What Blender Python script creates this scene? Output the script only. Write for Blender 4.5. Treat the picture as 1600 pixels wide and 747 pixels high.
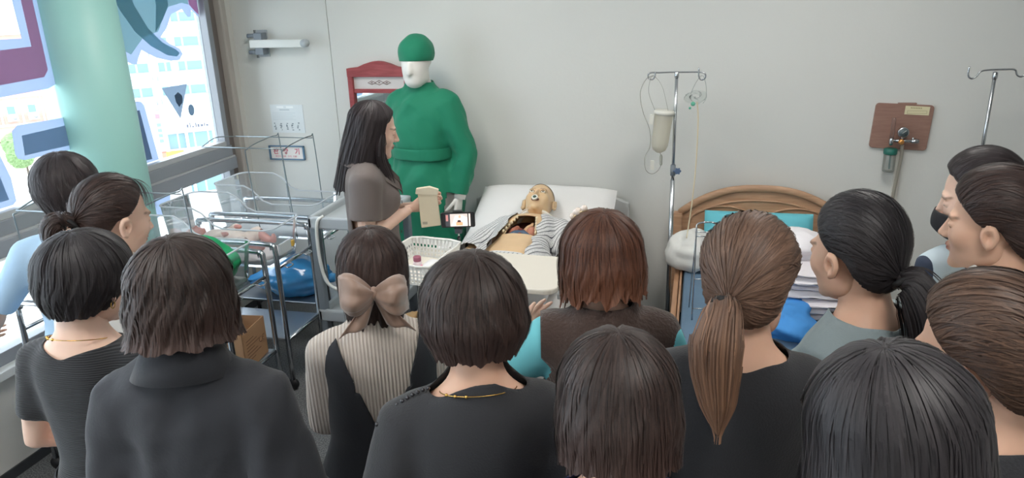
import bpy, bmesh, math, random
import numpy as np
from mathutils import Vector, Matrix
random.seed(7)
for _o in list(bpy.data.objects): bpy.data.objects.remove(_o, do_unlink=True)
SC = bpy.context.scene
COL = SC.collection
PI = math.pi
def R(d): return math.radians(d)

# ------------------------------------------------------------------ camera
CAM_H = 2.0
cam_d = bpy.data.cameras.new('camera'); cam = bpy.data.objects.new('camera', cam_d); COL.objects.link(cam)
cam_d.sensor_fit = 'HORIZONTAL'; cam_d.sensor_width = 36.0; cam_d.lens = 36.0*1150.0/1600.0
cam_d.clip_start = 0.05; cam_d.clip_end = 400
def cam_matrix(yaw, pitch, roll):
    yaw, pitch, roll = R(yaw), R(pitch), R(roll)
    f = Vector((-math.sin(yaw)*math.cos(pitch), math.cos(yaw)*math.cos(pitch), -math.sin(pitch)))
    r = Vector((math.cos(yaw), math.sin(yaw), 0)); u = r.cross(f)
    r2 = r*math.cos(roll)+u*math.sin(roll); u2 = u*math.cos(roll)-r*math.sin(roll)
    m = Matrix.Identity(4)
    for i in range(3):
        m[i][0] = r2[i]; m[i][1] = u2[i]; m[i][2] = -f[i]
    m[0][3], m[1][3], m[2][3] = 0, 0, CAM_H
    return m
cam.matrix_world = cam_matrix(14.4, 18.4, -1.83)
SC.camera = cam

# ------------------------------------------------------------------ world, light, exposure
w = bpy.data.worlds.new('sky'); SC.world = w; w.use_nodes = True
_nt = w.node_tree; _bg = _nt.nodes['Background']
_bg.inputs[0].default_value = (0.82, 0.91, 1.0, 1); _bg.inputs[1].default_value = 2.6
sun_d = bpy.data.lights.new('sun', 'SUN'); sun_d.energy = 1.0; sun_d.angle = R(8); sun_d.color = (1.0, .95, .88)
sun = bpy.data.objects.new('sun', sun_d); COL.objects.link(sun); sun.rotation_euler = (R(38), R(-6), R(150))
SC.view_settings.view_transform = 'Standard'; SC.view_settings.look = 'None'
SC.view_settings.gamma = 1.0; SC.view_settings.use_curve_mapping = False
SC.view_settings.exposure = 0.92

# ------------------------------------------------------------------ materials
def s2l(c):
    c = c/255.0
    return c/12.92 if c <= .04045 else ((c+.055)/1.055)**2.4
def rgb(r, g, b): return (s2l(r), s2l(g), s2l(b), 1)
MATS = {}
class NT:
    def __init__(s, m):
        s.t = m.node_tree; s.b = s.t.nodes['Principled BSDF']
    def n(s, typ, **kw):
        nd = s.t.nodes.new(typ)
        for k, v in kw.items(): setattr(nd, k, v)
        return nd
    def l(s, a, b): s.t.links.new(a, b)
def mat(name, col=None, rough=.6, metal=0., spec=.5, bump=0, bscale=200, var=0, vscale=6, sheen=0, sss=0, trans=0, coat=0, emit=None, estr=0, alpha=1):
    if name in MATS: return MATS[name]
    m = bpy.data.materials.new(name); m.use_nodes = True; MATS[name] = m
    k = NT(m); b = k.b
    b.inputs['Base Color'].default_value = col; b.inputs['Roughness'].default_value = rough
    b.inputs['Metallic'].default_value = metal; b.inputs['Specular IOR Level'].default_value = spec
    if sheen: b.inputs['Sheen Weight'].default_value = sheen
    if sss:
        b.inputs['Subsurface Weight'].default_value = sss; b.inputs['Subsurface Radius'].default_value = (.012, .005, .003); b.inputs['Subsurface Scale'].default_value = .6
    if trans: b.inputs['Transmission Weight'].default_value = trans
    if coat: b.inputs['Coat Weight'].default_value = coat
    if emit: b.inputs['Emission Color'].default_value = emit; b.inputs['Emission Strength'].default_value = estr
    if alpha < 1: b.inputs['Alpha'].default_value = alpha
    if bump or var:
        tc = k.n('ShaderNodeTexCoord')
    if var:
        nz = k.n('ShaderNodeTexNoise'); nz.inputs['Scale'].default_value = vscale; nz.inputs['Detail'].default_value = 5
        k.l(tc.outputs['Object'], nz.inputs['Vector'])
        mx = k.n('ShaderNodeMix', data_type='RGBA')
        mx.inputs[6].default_value = tuple(max(0, c*(1-var)) for c in col[:3])+(1,)
        mx.inputs[7].default_value = tuple(min(1, c*(1+var)) for c in col[:3])+(1,)
        k.l(nz.outputs['Fac'], mx.inputs[0]); k.l(mx.outputs[2], b.inputs['Base Color'])
    if bump:
        nz = k.n('ShaderNodeTexNoise'); nz.inputs['Scale'].default_value = bscale; nz.inputs['Detail'].default_value = 3
        k.l(tc.outputs['Object'], nz.inputs['Vector'])
        bp = k.n('ShaderNodeBump'); bp.inputs['Strength'].default_value = bump; bp.inputs['Distance'].default_value = .004
        k.l(nz.outputs['Fac'], bp.inputs['Height']); k.l(bp.outputs['Normal'], b.inputs['Normal'])
    return m
def glass_mat(name, tint=(1, 1, 1, 1), refl=.12, rough=.02, body=0.0, bodycol=(1, 1, 1, 1)):
    """thin clear sheet: lets light straight through, mirrors a little at grazing angles"""
    if name in MATS: return MATS[name]
    m = bpy.data.materials.new(name); m.use_nodes = True; MATS[name] = m
    t = m.node_tree; out = t.nodes['Material Output']; t.nodes.remove(t.nodes['Principled BSDF'])
    tr = t.nodes.new('ShaderNodeBsdfTransparent'); tr.inputs[0].default_value = tint
    gl = t.nodes.new('ShaderNodeBsdfGlossy'); gl.inputs['Roughness'].default_value = rough
    fr = t.nodes.new('ShaderNodeLayerWeight'); fr.inputs['Blend'].default_value = refl
    mx = t.nodes.new('ShaderNodeMixShader')
    t.links.new(fr.outputs['Fresnel'], mx.inputs[0]); t.links.new(tr.outputs[0], mx.inputs[1]); t.links.new(gl.outputs[0], mx.inputs[2])
    last = mx
    if body:
        df = t.nodes.new('ShaderNodeBsdfDiffuse'); df.inputs[0].default_value = bodycol
        tl = t.nodes.new('ShaderNodeBsdfTranslucent'); tl.inputs[0].default_value = bodycol
        m0 = t.nodes.new('ShaderNodeMixShader'); m0.inputs[0].default_value = .5
        t.links.new(df.outputs[0], m0.inputs[1]); t.links.new(tl.outputs[0], m0.inputs[2])
        m2 = t.nodes.new('ShaderNodeMixShader'); m2.inputs[0].default_value = body
        t.links.new(mx.outputs[0], m2.inputs[1]); t.links.new(m0.outputs[0], m2.inputs[2]); last = m2
    t.links.new(last.outputs[0], out.inputs[0])
    return m
def hair_mat(name, dark, light, tip=None, rough=.52, amount=.8):
    """streaks run along the strands: UV u goes round the head, v from root to tip"""
    if name in MATS: return MATS[name]
    m = bpy.data.materials.new(name); m.use_nodes = True; MATS[name] = m
    k = NT(m); b = k.b
    uv = k.n('ShaderNodeUVMap'); mp = k.n('ShaderNodeMapping'); mp.inputs['Scale'].default_value = (90, 1.6, 1)
    k.l(uv.outputs[0], mp.inputs[0])
    nz = k.n('ShaderNodeTexNoise'); nz.inputs['Scale'].default_value = 1; nz.inputs['Detail'].default_value = 6; nz.inputs['Roughness'].default_value = .7
    k.l(mp.outputs[0], nz.inputs['Vector'])
    rp = k.n('ShaderNodeValToRGB'); rp.color_ramp.elements[0].position = .38; rp.color_ramp.elements[1].position = .68
    rp.color_ramp.elements[0].color = dark; rp.color_ramp.elements[1].color = light
    k.l(nz.outputs['Fac'], rp.inputs[0]); colo = rp.outputs[0]
    if tip:
        sx = k.n('ShaderNodeSeparateXYZ'); k.l(uv.outputs[0], sx.inputs[0])
        r2 = k.n('ShaderNodeMapRange'); r2.inputs[1].default_value = .55; r2.inputs[2].default_value = 1.0; r2.inputs[4].default_value = .85
        k.l(sx.outputs[1], r2.inputs[0])
        mx = k.n('ShaderNodeMix', data_type='RGBA'); mx.inputs[7].default_value = tip
        k.l(r2.outputs[0], mx.inputs[0]); k.l(colo, mx.inputs[6]); colo = mx.outputs[2]
    k.l(colo, b.inputs['Base Color'])
    b.inputs['Roughness'].default_value = rough; b.inputs['Specular IOR Level'].default_value = .36
    b.inputs['Sheen Weight'].default_value = .06
    mp2 = k.n('ShaderNodeMapping'); mp2.inputs['Scale'].default_value = (260, 2.2, 1); k.l(uv.outputs[0], mp2.inputs[0])
    n2 = k.n('ShaderNodeTexNoise'); n2.inputs['Scale'].default_value = 1; n2.inputs['Detail'].default_value = 4; k.l(mp2.outputs[0], n2.inputs['Vector'])
    bp = k.n('ShaderNodeBump'); bp.inputs['Strength'].default_value = .45*amount; bp.inputs['Distance'].default_value = .004
    k.l(n2.outputs['Fac'], bp.inputs['Height']); k.l(bp.outputs['Normal'], b.inputs['Normal'])
    return m
def rib_mat(name, col, col2, axis='X', scale=60, rough=.85, bump=.6, dist=.004):
    """knit with ribs: stripes across one object axis"""
    if name in MATS: return MATS[name]
    m = bpy.data.materials.new(name); m.use_nodes = True; MATS[name] = m
    k = NT(m); b = k.b
    tc = k.n('ShaderNodeTexCoord'); wv = k.n('ShaderNodeTexWave', bands_direction=axis); wv.inputs['Scale'].default_value = scale
    wv.inputs['Distortion'].default_value = .6; wv.inputs['Detail'].default_value = 2; wv.inputs['Detail Scale'].default_value = .5
    k.l(tc.outputs['Object'], wv.inputs['Vector'])
    mx = k.n('ShaderNodeMix', data_type='RGBA'); mx.inputs[6].default_value = col2; mx.inputs[7].default_value = col
    k.l(wv.outputs['Fac'], mx.inputs[0]); k.l(mx.outputs[2], b.inputs['Base Color'])
    bp = k.n('ShaderNodeBump'); bp.inputs['Strength'].default_value = bump; bp.inputs['Distance'].default_value = dist
    k.l(wv.outputs['Fac'], bp.inputs['Height']); k.l(bp.outputs['Normal'], b.inputs['Normal'])
    b.inputs['Roughness'].default_value = rough; b.inputs['Sheen Weight'].default_value = .15
    return m
def wood_mat(name, a, c, axis_scale=(1.2, 14, 14), rough=.45):
    if name in MATS: return MATS[name]
    m = bpy.data.materials.new(name); m.use_nodes = True; MATS[name] = m
    k = NT(m); tc = k.n('ShaderNodeTexCoord'); mp = k.n('ShaderNodeMapping'); mp.inputs['Scale'].default_value = axis_scale
    k.l(tc.outputs['Object'], mp.inputs[0]); nz = k.n('ShaderNodeTexNoise'); nz.inputs['Scale'].default_value = 4; nz.inputs['Detail'].default_value = 8; nz.inputs['Distortion'].default_value = .6
    k.l(mp.outputs[0], nz.inputs['Vector']); rp = k.n('ShaderNodeValToRGB')
    rp.color_ramp.elements[0].position = .3; rp.color_ramp.elements[1].position = .75
    rp.color_ramp.elements[0].color = a; rp.color_ramp.elements[1].color = c
    k.l(nz.outputs['Fac'], rp.inputs[0]); k.l(rp.outputs[0], k.b.inputs['Base Color']); k.b.inputs['Roughness'].default_value = rough
    bp = k.n('ShaderNodeBump'); bp.inputs['Strength'].default_value = .08; bp.inputs['Distance'].default_value = .003
    k.l(nz.outputs['Fac'], bp.inputs['Height']); k.l(bp.outputs['Normal'], k.b.inputs['Normal'])
    return m

# ------------------------------------------------------------------ object helpers
def tag(o, label=None, cat=None, group=None, kind=None):
    if label: o['label'] = label
    if cat: o['category'] = cat
    if group: o['group'] = group
    if kind: o['kind'] = kind
    return o
def empty(name, loc=(0, 0, 0), rz=0, label=None, cat=None, group=None, parent=None):
    o = bpy.data.objects.new(name, None); COL.objects.link(o); o.location = loc; o.rotation_euler = (0, 0, rz); o.empty_display_size = .1
    o.parent = parent
    return tag(o, label, cat, group)
def mesh_obj(name, V, Fc, material, parent=None, smooth=True, uv=None, loc=None, midx=None, solid=0, bevel=0, sharp=None, attr=None):
    me = bpy.data.meshes.new(name)
    if isinstance(V, np.ndarray): V = V.tolist()
    if isinstance(Fc, np.ndarray): Fc = Fc.tolist()
    me.from_pydata(V, [], Fc)
    mats = material if isinstance(material, (list, tuple)) else [material]
    for m in mats: me.materials.append(m)
    if midx is not None: me.polygons.foreach_set('material_index', np.asarray(midx, dtype=np.int32))
    if smooth: me.polygons.foreach_set('use_smooth', np.ones(len(me.polygons), dtype=bool))
    if uv is not None:
        ul = me.uv_layers.new(name='UVMap'); li = np.zeros(len(me.loops), dtype=np.int32); me.loops.foreach_get('vertex_index', li)
        ul.data.foreach_set('uv', np.asarray(uv, dtype=np.float32)[li].ravel())
    if attr is not None:
        ca = me.color_attributes.new(name='tint', type='FLOAT_COLOR', domain='POINT'); ca.data.foreach_set('color', np.asarray(attr, dtype=np.float32).ravel())
    me.update()
    if sharp: me.set_sharp_from_angle(angle=R(sharp))
    o = bpy.data.objects.new(name, me); COL.objects.link(o); o.parent = parent
    if loc: o.location = loc
    if solid:
        md = o.modifiers.new('thickness', 'SOLIDIFY'); md.thickness = abs(solid); md.offset = -1 if solid > 0 else 1
    if bevel:
        md = o.modifiers.new('edge', 'BEVEL'); md.width = bevel; md.segments = 2; md.limit_method = 'ANGLE'; md.angle_limit = R(40)
    return o
class MB:
    """collects simple solids; build() makes ONE mesh object"""
    def __init__(s): s.V = []; s.F = []; s.S = []
    def add(s, V, F, smooth=False):
        n = len(s.V); s.V += [tuple(v) for v in V]; s.F += [tuple(i+n for i in f) for f in F]; s.S += [smooth]*len(F); return s
    def box(s, c, d, m=None):
        x, y, z = d[0]/2, d[1]/2, d[2]/2
        P = [(-x, -y, -z), (x, -y, -z), (x, y, -z), (-x, y, -z), (-x, -y, z), (x, -y, z), (x, y, z), (-x, y, z)]
        if m is not None: P = [m @ Vector(p) for p in P]
        P = [(p[0]+c[0], p[1]+c[1], p[2]+c[2]) for p in P]
        return s.add(P, [(0, 3, 2, 1), (4, 5, 6, 7), (0, 1, 5, 4), (1, 2, 6, 5), (2, 3, 7, 6), (3, 0, 4, 7)])
    def mm(s, a, b): return s.box([(a[i]+b[i])/2 for i in range(3)], [abs(b[i]-a[i]) for i in range(3)])
    def tube(s, pts, r, n=10, closed=False, flat=None):
        V, F = tube(pts, r, n, closed=closed); return s.add(V, F, True)
    def prism(s, poly, depth, m=None):
        """poly: 2D points (ccw) in the x-z plane, extruded along +y"""
        n = len(poly); P = [Vector((p[0], 0, p[1])) for p in poly]+[Vector((p[0], depth, p[1])) for p in poly]
        if m is not None: P = [m @ p for p in P]
        F = [tuple(range(n)), tuple(range(2*n-1, n-1, -1))]+[(i, i+n, (i+1) % n+n, (i+1) % n) for i in range(n)]
        return s.add(P, F)
    def lathe(s, prof, n=20, m=None, c=(0, 0, 0)):
        V, F = lathe(prof, n)
        if m is not None: V = [m @ Vector(v) for v in V]
        return s.add([(v[0]+c[0], v[1]+c[1], v[2]+c[2]) for v in V], F, True)
    def build(s, name, material, parent=None, bevel=0, loc=None, sharp=None):
        o = mesh_obj(name, s.V, s.F, material, parent, smooth=False, bevel=bevel, loc=loc)
        o.data.polygons.foreach_set('use_smooth', np.array(s.S, dtype=bool))
        if sharp: o.data.set_sharp_from_angle(angle=R(sharp))
        return o
def resample(pts, k=6, closed=False):
    """Catmull-Rom through the points"""
    P = [np.array(p, float) for p in pts]; n = len(P); out = []
    rng = n if closed else n-1
    for i in range(rng):
        p0 = P[(i-1) % n] if (closed or i > 0) else 2*P[0]-P[1]; p1 = P[i]; p2 = P[(i+1) % n]; p3 = P[(i+2) % n] if (closed or i+2 < n) else 2*P[-1]-P[-2]
        for j in range(k):
            t = j/k; out.append(.5*((2*p1)+(-p0+p2)*t+(2*p0-5*p1+4*p2-p3)*t*t+(-p0+3*p1-3*p2+p3)*t**3))
    if not closed: out.append(P[-1])
    return np.array(out)
def tube(pts, r, n=10, closed=False, up=None, cap=True):
    """tube along points; r scalar, list, or list of (r_side, r_up)"""
    P = np.array(pts, float); k = len(P)
    rr = np.zeros((k, 2))
    if np.isscalar(r): rr[:] = r
    else:
        for i in range(k): rr[i] = r[i] if not np.isscalar(r[i]) else (r[i], r[i])
    T = np.zeros_like(P)
    for i in range(k):
        a = P[(i-1) % k] if (closed or i > 0) else P[i]; b = P[(i+1) % k] if (closed or i < k-1) else P[i]
        T[i] = b-a; T[i] /= (np.linalg.norm(T[i])+1e-12)
    if up is None:
        up = np.array((0, 0, 1.)) if abs(T[0][2]) < .9 else np.array((0, 1., 0))
        track = True
    else: up = np.array(up, float); track = False
    V = []; a = np.linspace(0, 2*PI, n, endpoint=False); cu = up
    for i in range(k):
        s = np.cross(T[i], cu); nl = np.linalg.norm(s)
        s = s/nl if nl > 1e-6 else np.array((1., 0, 0)); q = np.cross(s, T[i])
        if track: cu = q
        V.append(P[i]+np.outer(np.cos(a)*rr[i, 0], s)+np.outer(np.sin(a)*rr[i, 1], q))
    V = np.concatenate(V); F = []
    for i in range(k if closed else k-1):
        j = (i+1) % k
        for m in range(n): F.append((i*n+m, j*n+m, j*n+(m+1) % n, i*n+(m+1) % n))
    if cap and not closed: F.append(tuple(range(n))); F.append(tuple(range(k*n-1, (k-1)*n-1, -1)))
    return V, F
def lathe(prof, n=20):
    """prof: (r, z) from bottom to top"""
    V = []; F = []
    for r, z in prof:
        for j in range(n): V.append((r*math.cos(2*PI*j/n), r*math.sin(2*PI*j/n), z))
    k = len(prof)
    for i in range(k-1):
        for j in range(n): F.append((i*n+j, i*n+(j+1) % n, (i+1)*n+(j+1) % n, (i+1)*n+j))
    F.append(tuple(range(n-1, -1, -1))); F.append(tuple(range((k-1)*n, k*n)))
    return V, F
def grid_faces(nu, nv, wrap=False):
    F = []
    for i in range(nv-1):
        for j in range(nu if wrap else nu-1): F.append((i*nu+j, i*nu+(j+1) % nu, (i+1)*nu+(j+1) % nu, (i+1)*nu+j))
    return F
def ellipsoid(c, r, n=14, m=9):
    V = []
    for i in range(m+1):
        ph = PI*i/m
        for j in range(n): V.append((c[0]+r[0]*math.sin(ph)*math.cos(2*PI*j/n), c[1]+r[1]*math.sin(ph)*math.sin(2*PI*j/n), c[2]-r[2]*math.cos(ph)))
    return np.array(V), grid_faces(n, m+1, True)
def rrect(w_, h_, r_, k=4):
    P = []
    for cx, cy, a0 in ((w_/2-r_, h_/2-r_, 0), (-w_/2+r_, h_/2-r_, 90), (-w_/2+r_, -h_/2+r_, 180), (w_/2-r_, -h_/2+r_, 270)):
        for i in range(k+1): a = R(a0+90*i/k); P.append((cx+r_*math.cos(a), cy+r_*math.sin(a)))
    return P
def rot(ax, deg): return Matrix.Rotation(R(deg), 4, ax)
def copy_tree(o, parent=None):
    c = o.copy(); COL.objects.link(c); c.parent = parent
    for ch in list(o.children): copy_tree(ch, c)
    return c
def sines(x, seed, freqs, amps):
    rs = np.random.RandomState(seed); out = np.zeros_like(x)
    for f, a in zip(freqs, amps): out += a*np.sin(f*x+rs.uniform(0, 6.28))
    return out
def folds(V, seed, amp, freq=18, n=6, zbias=.35):
    """slow ripples for cloth"""
    rs = np.random.RandomState(seed); out = np.zeros(len(V))
    for i in range(n):
        d = rs.normal(size=3); d[2] *= zbias; d /= np.linalg.norm(d); f = freq*rs.uniform(.6, 1.7)
        ph = V @ d*f+rs.uniform(0, 6.28)+1.2*np.sin(V @ rs.normal(size=3)*freq*.35)
        s = np.sin(ph); out += np.sign(s)*np.abs(s)**1.4
    return amp*out/math.sqrt(n)
def vnormals(V, T):
    T = np.asarray(T); N = np.zeros_like(V)
    fn = np.cross(V[T[:, 1]]-V[T[:, 0]], V[T[:, 2]]-V[T[:, 0]])
    for i in range(3): np.add.at(N, T[:, i], fn)
    return N/(np.linalg.norm(N, axis=1, keepdims=True)+1e-12)
def remesh(parts, voxel, smooth=6, lam=.5):
    """union of overlapping closed solids as one continuous skin -> (V, triangles)"""
    V = []; F = []; n = 0
    for v, f in parts:
        V += [tuple(p) for p in v]; F += [tuple(i+n for i in q) for q in f]; n = len(V)
    me = bpy.data.meshes.new('tmp'); me.from_pydata(V, [], F)
    o = bpy.data.objects.new('tmp', me); COL.objects.link(o)
    md = o.modifiers.new('r', 'REMESH'); md.mode = 'VOXEL'; md.voxel_size = voxel; md.adaptivity = 0
    dg = bpy.context.evaluated_depsgraph_get(); e = o.evaluated_get(dg); m2 = e.to_mesh()
    VV = np.zeros(len(m2.vertices)*3, dtype=np.float32); m2.vertices.foreach_get('co', VV); VV = VV.reshape(-1, 3).astype(float)
    m2.calc_loop_triangles(); T = np.zeros(len(m2.loop_triangles)*3, dtype=np.int32); m2.loop_triangles.foreach_get('vertices', T); T = T.reshape(-1, 3)
    E = np.zeros(len(m2.edges)*2, dtype=np.int32); m2.edges.foreach_get('vertices', E); E = E.reshape(-1, 2)
    e.to_mesh_clear(); bpy.data.objects.remove(o); bpy.data.meshes.remove(me)
    deg = np.bincount(E.ravel(), minlength=len(VV)).astype(float)[:, None]
    for _ in range(smooth):
        for l in (lam, -lam*.94 if smooth > 30 else 0):
            if l == 0: continue
            S = np.zeros_like(VV)
            np.add.at(S, E[:, 0], VV[E[:, 1]]); np.add.at(S, E[:, 1], VV[E[:, 0]])
            VV = VV+l*(S/deg-VV)
    return VV, T
def clip(V, T, f, extra=None):
    """keep the side f>0 of a triangle mesh, cut cleanly along f=0"""
    T = np.asarray(T); f = np.where(np.abs(f) < 1e-9, 1e-9, f)
    pos = f > 0; cnt = pos[T].sum(1); keep = T[cnt == 3].tolist()
    Vl = [tuple(v) for v in V]; X = None if extra is None else [tuple(x) for x in extra]; cache = {}
    def mid(a, b):
        key = (min(a, b), max(a, b))
        if key not in cache:
            t = f[a]/(f[a]-f[b]); cache[key] = len(Vl); Vl.append(tuple(np.array(Vl[a])+t*(np.array(Vl[b])-np.array(Vl[a]))))
            if X is not None: X.append(tuple(np.array(X[a])+t*(np.array(X[b])-np.array(X[a]))))
        return cache[key]
    for t in T[(cnt > 0) & (cnt < 3)]:
        t = list(t); k = sum(pos[i] for i in t)
        if k == 1:
            while not pos[t[0]]: t = t[1:]+t[:1]
            keep.append((t[0], mid(t[0], t[1]), mid(t[0], t[2])))
        else:
            while pos[t[0]]: t = t[1:]+t[:1]
            a, b = mid(t[0], t[1]), mid(t[0], t[2]); keep.append((a, t[1], t[2])); keep.append((a, t[2], b))
    K = np.array(keep, dtype=np.int64).reshape(-1, 3); used = np.unique(K); mp = -np.ones(len(Vl), dtype=np.int64); mp[used] = np.arange(len(used))
    Va = np.array(Vl)[used]
    return (Va, mp[K]) if X is None else (Va, mp[K], np.array(X)[used])
def tri(F):
    out = []
    for q in F:
        for i in range(1, len(q)-1): out.append((q[0], q[i], q[i+1]))
    return np.array(out)

# ------------------------------------------------------------------ heads
def sd_ell(p, c, r):
    q = (p-np.array(c))/np.array(r); l = np.linalg.norm(q, axis=1); g = np.linalg.norm(q/np.array(r), axis=1)+1e-9
    return l*(l-1)/g
def smin(a, b, k):
    h = np.clip(.5+.5*(b-a)/k, 0, 1); return b+(a-b)*h-k*h*(1-h)
def sd_caps(p, a, b, ra, rb):
    a, b = np.array(a), np.array(b); ab = b-a; t = np.clip(((p-a) @ ab)/(ab @ ab), 0, 1)
    return np.linalg.norm(p-a-np.outer(t, ab), axis=1)-(ra+(rb-ra)*t)
def head_sdf(p, face=1.0):
    q = p.copy(); q[:, 0] = np.abs(q[:, 0])
    d = sd_ell(q, (0, -.014, .034), (.075, .093, .086))
    d = smin(d, sd_ell(q, (0, .026, -.022), (.062, .064, .082)), .02)
    d = smin(d, sd_ell(q, (.0, .036, -.078), (.046, .047, .034)), .024)
    d = smin(d, sd_ell(q, (.045, .0, -.062), (.014, .03, .026)), .03)
    if face <= 0:
        d = smin(d, sd_caps(q, (0, .086, .01), (0, .098, -.03), .007, .011), .02)
        return d
    d = smin(d, sd_ell(q, (0, .076, -.103), (.017, .015, .013)), .022)
    d = smin(d, sd_ell(q, (.036, .056, -.022), (.023, .024, .026)), .025)
    d = smin(d, sd_ell(q, (.026, .078, .024), (.022, .010, .007)), .016)
    h = sd_ell(q, (.031, .099, .006), (.019, .016, .0105))                     # eye hollow
    d = -smin(-d, h, .012)
    d = smin(d, sd_ell(q, (.031, .0765, .005), (.0145, .0115, .0085)), .006)   # closed lid over the eyeball
    d = smin(d, sd_caps(q, (0, .084, .014), (0, .1065, -.026), .0055, .0085), .011)
    d = smin(d, sd_ell(q, (.0105, .0955, -.030), (.0065, .009, .0065)), .006)
    d = smin(d, sd_ell(q, (0, .0885, -.054), (.018, .009, .0055)), .007)
    d = smin(d, sd_ell(q, (0, .0865, -.0645), (.015, .009, .006)), .006)
    c = sd_ell(q, (0, .1, -.0592), (.021, .012, .0014)); d = -smin(-d, c, .003)
    return d
def head_mesh(na=64, ne=56, face=1.0):
    c = np.array((0, .012, -.012)); el = np.linspace(-PI/2, PI/2, ne)
    az = np.linspace(0, 2*PI, na, endpoint=False); az = az-.30*np.sin(2*az)*0-.35*np.sin(az)    # denser at the face (az=0)
    E_, A_ = np.meshgrid(el, az, indexing='ij')
    D = np.stack([np.sin(A_)*np.cos(E_), np.cos(A_)*np.cos(E_), np.sin(E_)], -1).reshape(-1, 3)
    lo = np.zeros(len(D)); hi = np.full(len(D), .17)
    ts = np.linspace(.17, .02, 46); hit = np.full(len(D), .02); done = np.zeros(len(D), bool)
    for i, t in enumerate(ts):
        v = head_sdf(c+D*t, face); nw = (v < 0) & ~done; hit[nw] = t; done |= nw
    lo = hit.copy(); hi = hit+(.15/45)
    for _ in range(12):
        m = (lo+hi)/2; v = head_sdf(c+D*m[:, None], face); ins = v < 0; lo = np.where(ins, m, lo); hi = np.where(ins, hi, m)
    V = c+D*lo[:, None]
    return V, tri([tuple(reversed(q)) for q in grid_faces(na, ne, True)])
def ear_mesh(side):
    n, k = 18, 6; V = []
    for i in range(k):
        rho = i/(k-1)
        for j in range(n):
            a = 2*PI*j/n; lobe = 1-.30*max(0, -math.sin(a))
            y = -.006+.0185*rho*math.cos(a)*lobe; z = .032*rho*math.sin(a)*(1 if math.sin(a) > 0 else .95)
            out = .004+.0105*math.sin(min(1, rho*1.12)*PI*.9)**.8*rho-(.006 if rho > .95 else 0)+.008*rho*(1 if math.cos(a) < .2 else .25)
            V.append((side*(.0755+out*1.15), y-.012*rho*(-math.cos(a) > .2)*.3, z-.012))
    V = np.array(V); F = grid_faces(n, k, True); F.append(tuple(range(n-1, -1, -1)))
    V2 = V.copy(); V2[:, 0] -= side*.004
    nV = len(V); F2 = [tuple(i+nV for i in reversed(q)) for q in F]
    rim = [((k-1)*n+j, (k-1)*n+(j+1) % n, nV+(k-1)*n+(j+1) % n, nV+(k-1)*n+j) for j in range(n)]
    return np.concatenate([V, V2]), F+F2+rim
SKULL_C = np.array((0, -.014, .034)); SKULL_R = np.array((.075, .093, .086))
def hair_r(D, add):
    """hair shell radii: the lower back reaches further down than the skull itself"""
    r = np.tile(SKULL_R, (len(D), 1)); lo = np.clip(-D[:, 2]*1.6, 0, 1)*np.clip(.35-D[:, 1], 0, 1); r[:, 2] += .034*lo; return r+add
def skull_pt(D, th):
    """point on the skull ellipsoid grown by th, in direction D from the skull centre"""
    r = hair_r(D, th); return SKULL_C+D/np.linalg.norm(D/r, axis=1, keepdims=True)
def ribbons(paths, widths, seed=0):
    """flat tapering strands; paths (n,k,3) with outward side from the head axis"""
    n, k, _ = paths.shape; T = np.gradient(paths, axis=1)
    out = paths-np.array((0, -.014, 0)); out[:, :, 2] *= .4
    S = np.cross(T, out); S /= (np.linalg.norm(S, axis=2, keepdims=True)+1e-9)
    tp = np.sin(np.linspace(.25, 1, k)*PI*.93)[None, :, None]**.6
    A = paths-S*widths[:, None, None]*tp*.5; B = paths+S*widths[:, None, None]*tp*.5
    V = np.stack([A, B], 2).reshape(-1, 3); F = []
    for i in range(n):
        b = i*k*2
        for j in range(k-1): F.append((b+2*j, b+2*j+1, b+2*j+3, b+2*j+2))
    return V, F
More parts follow.
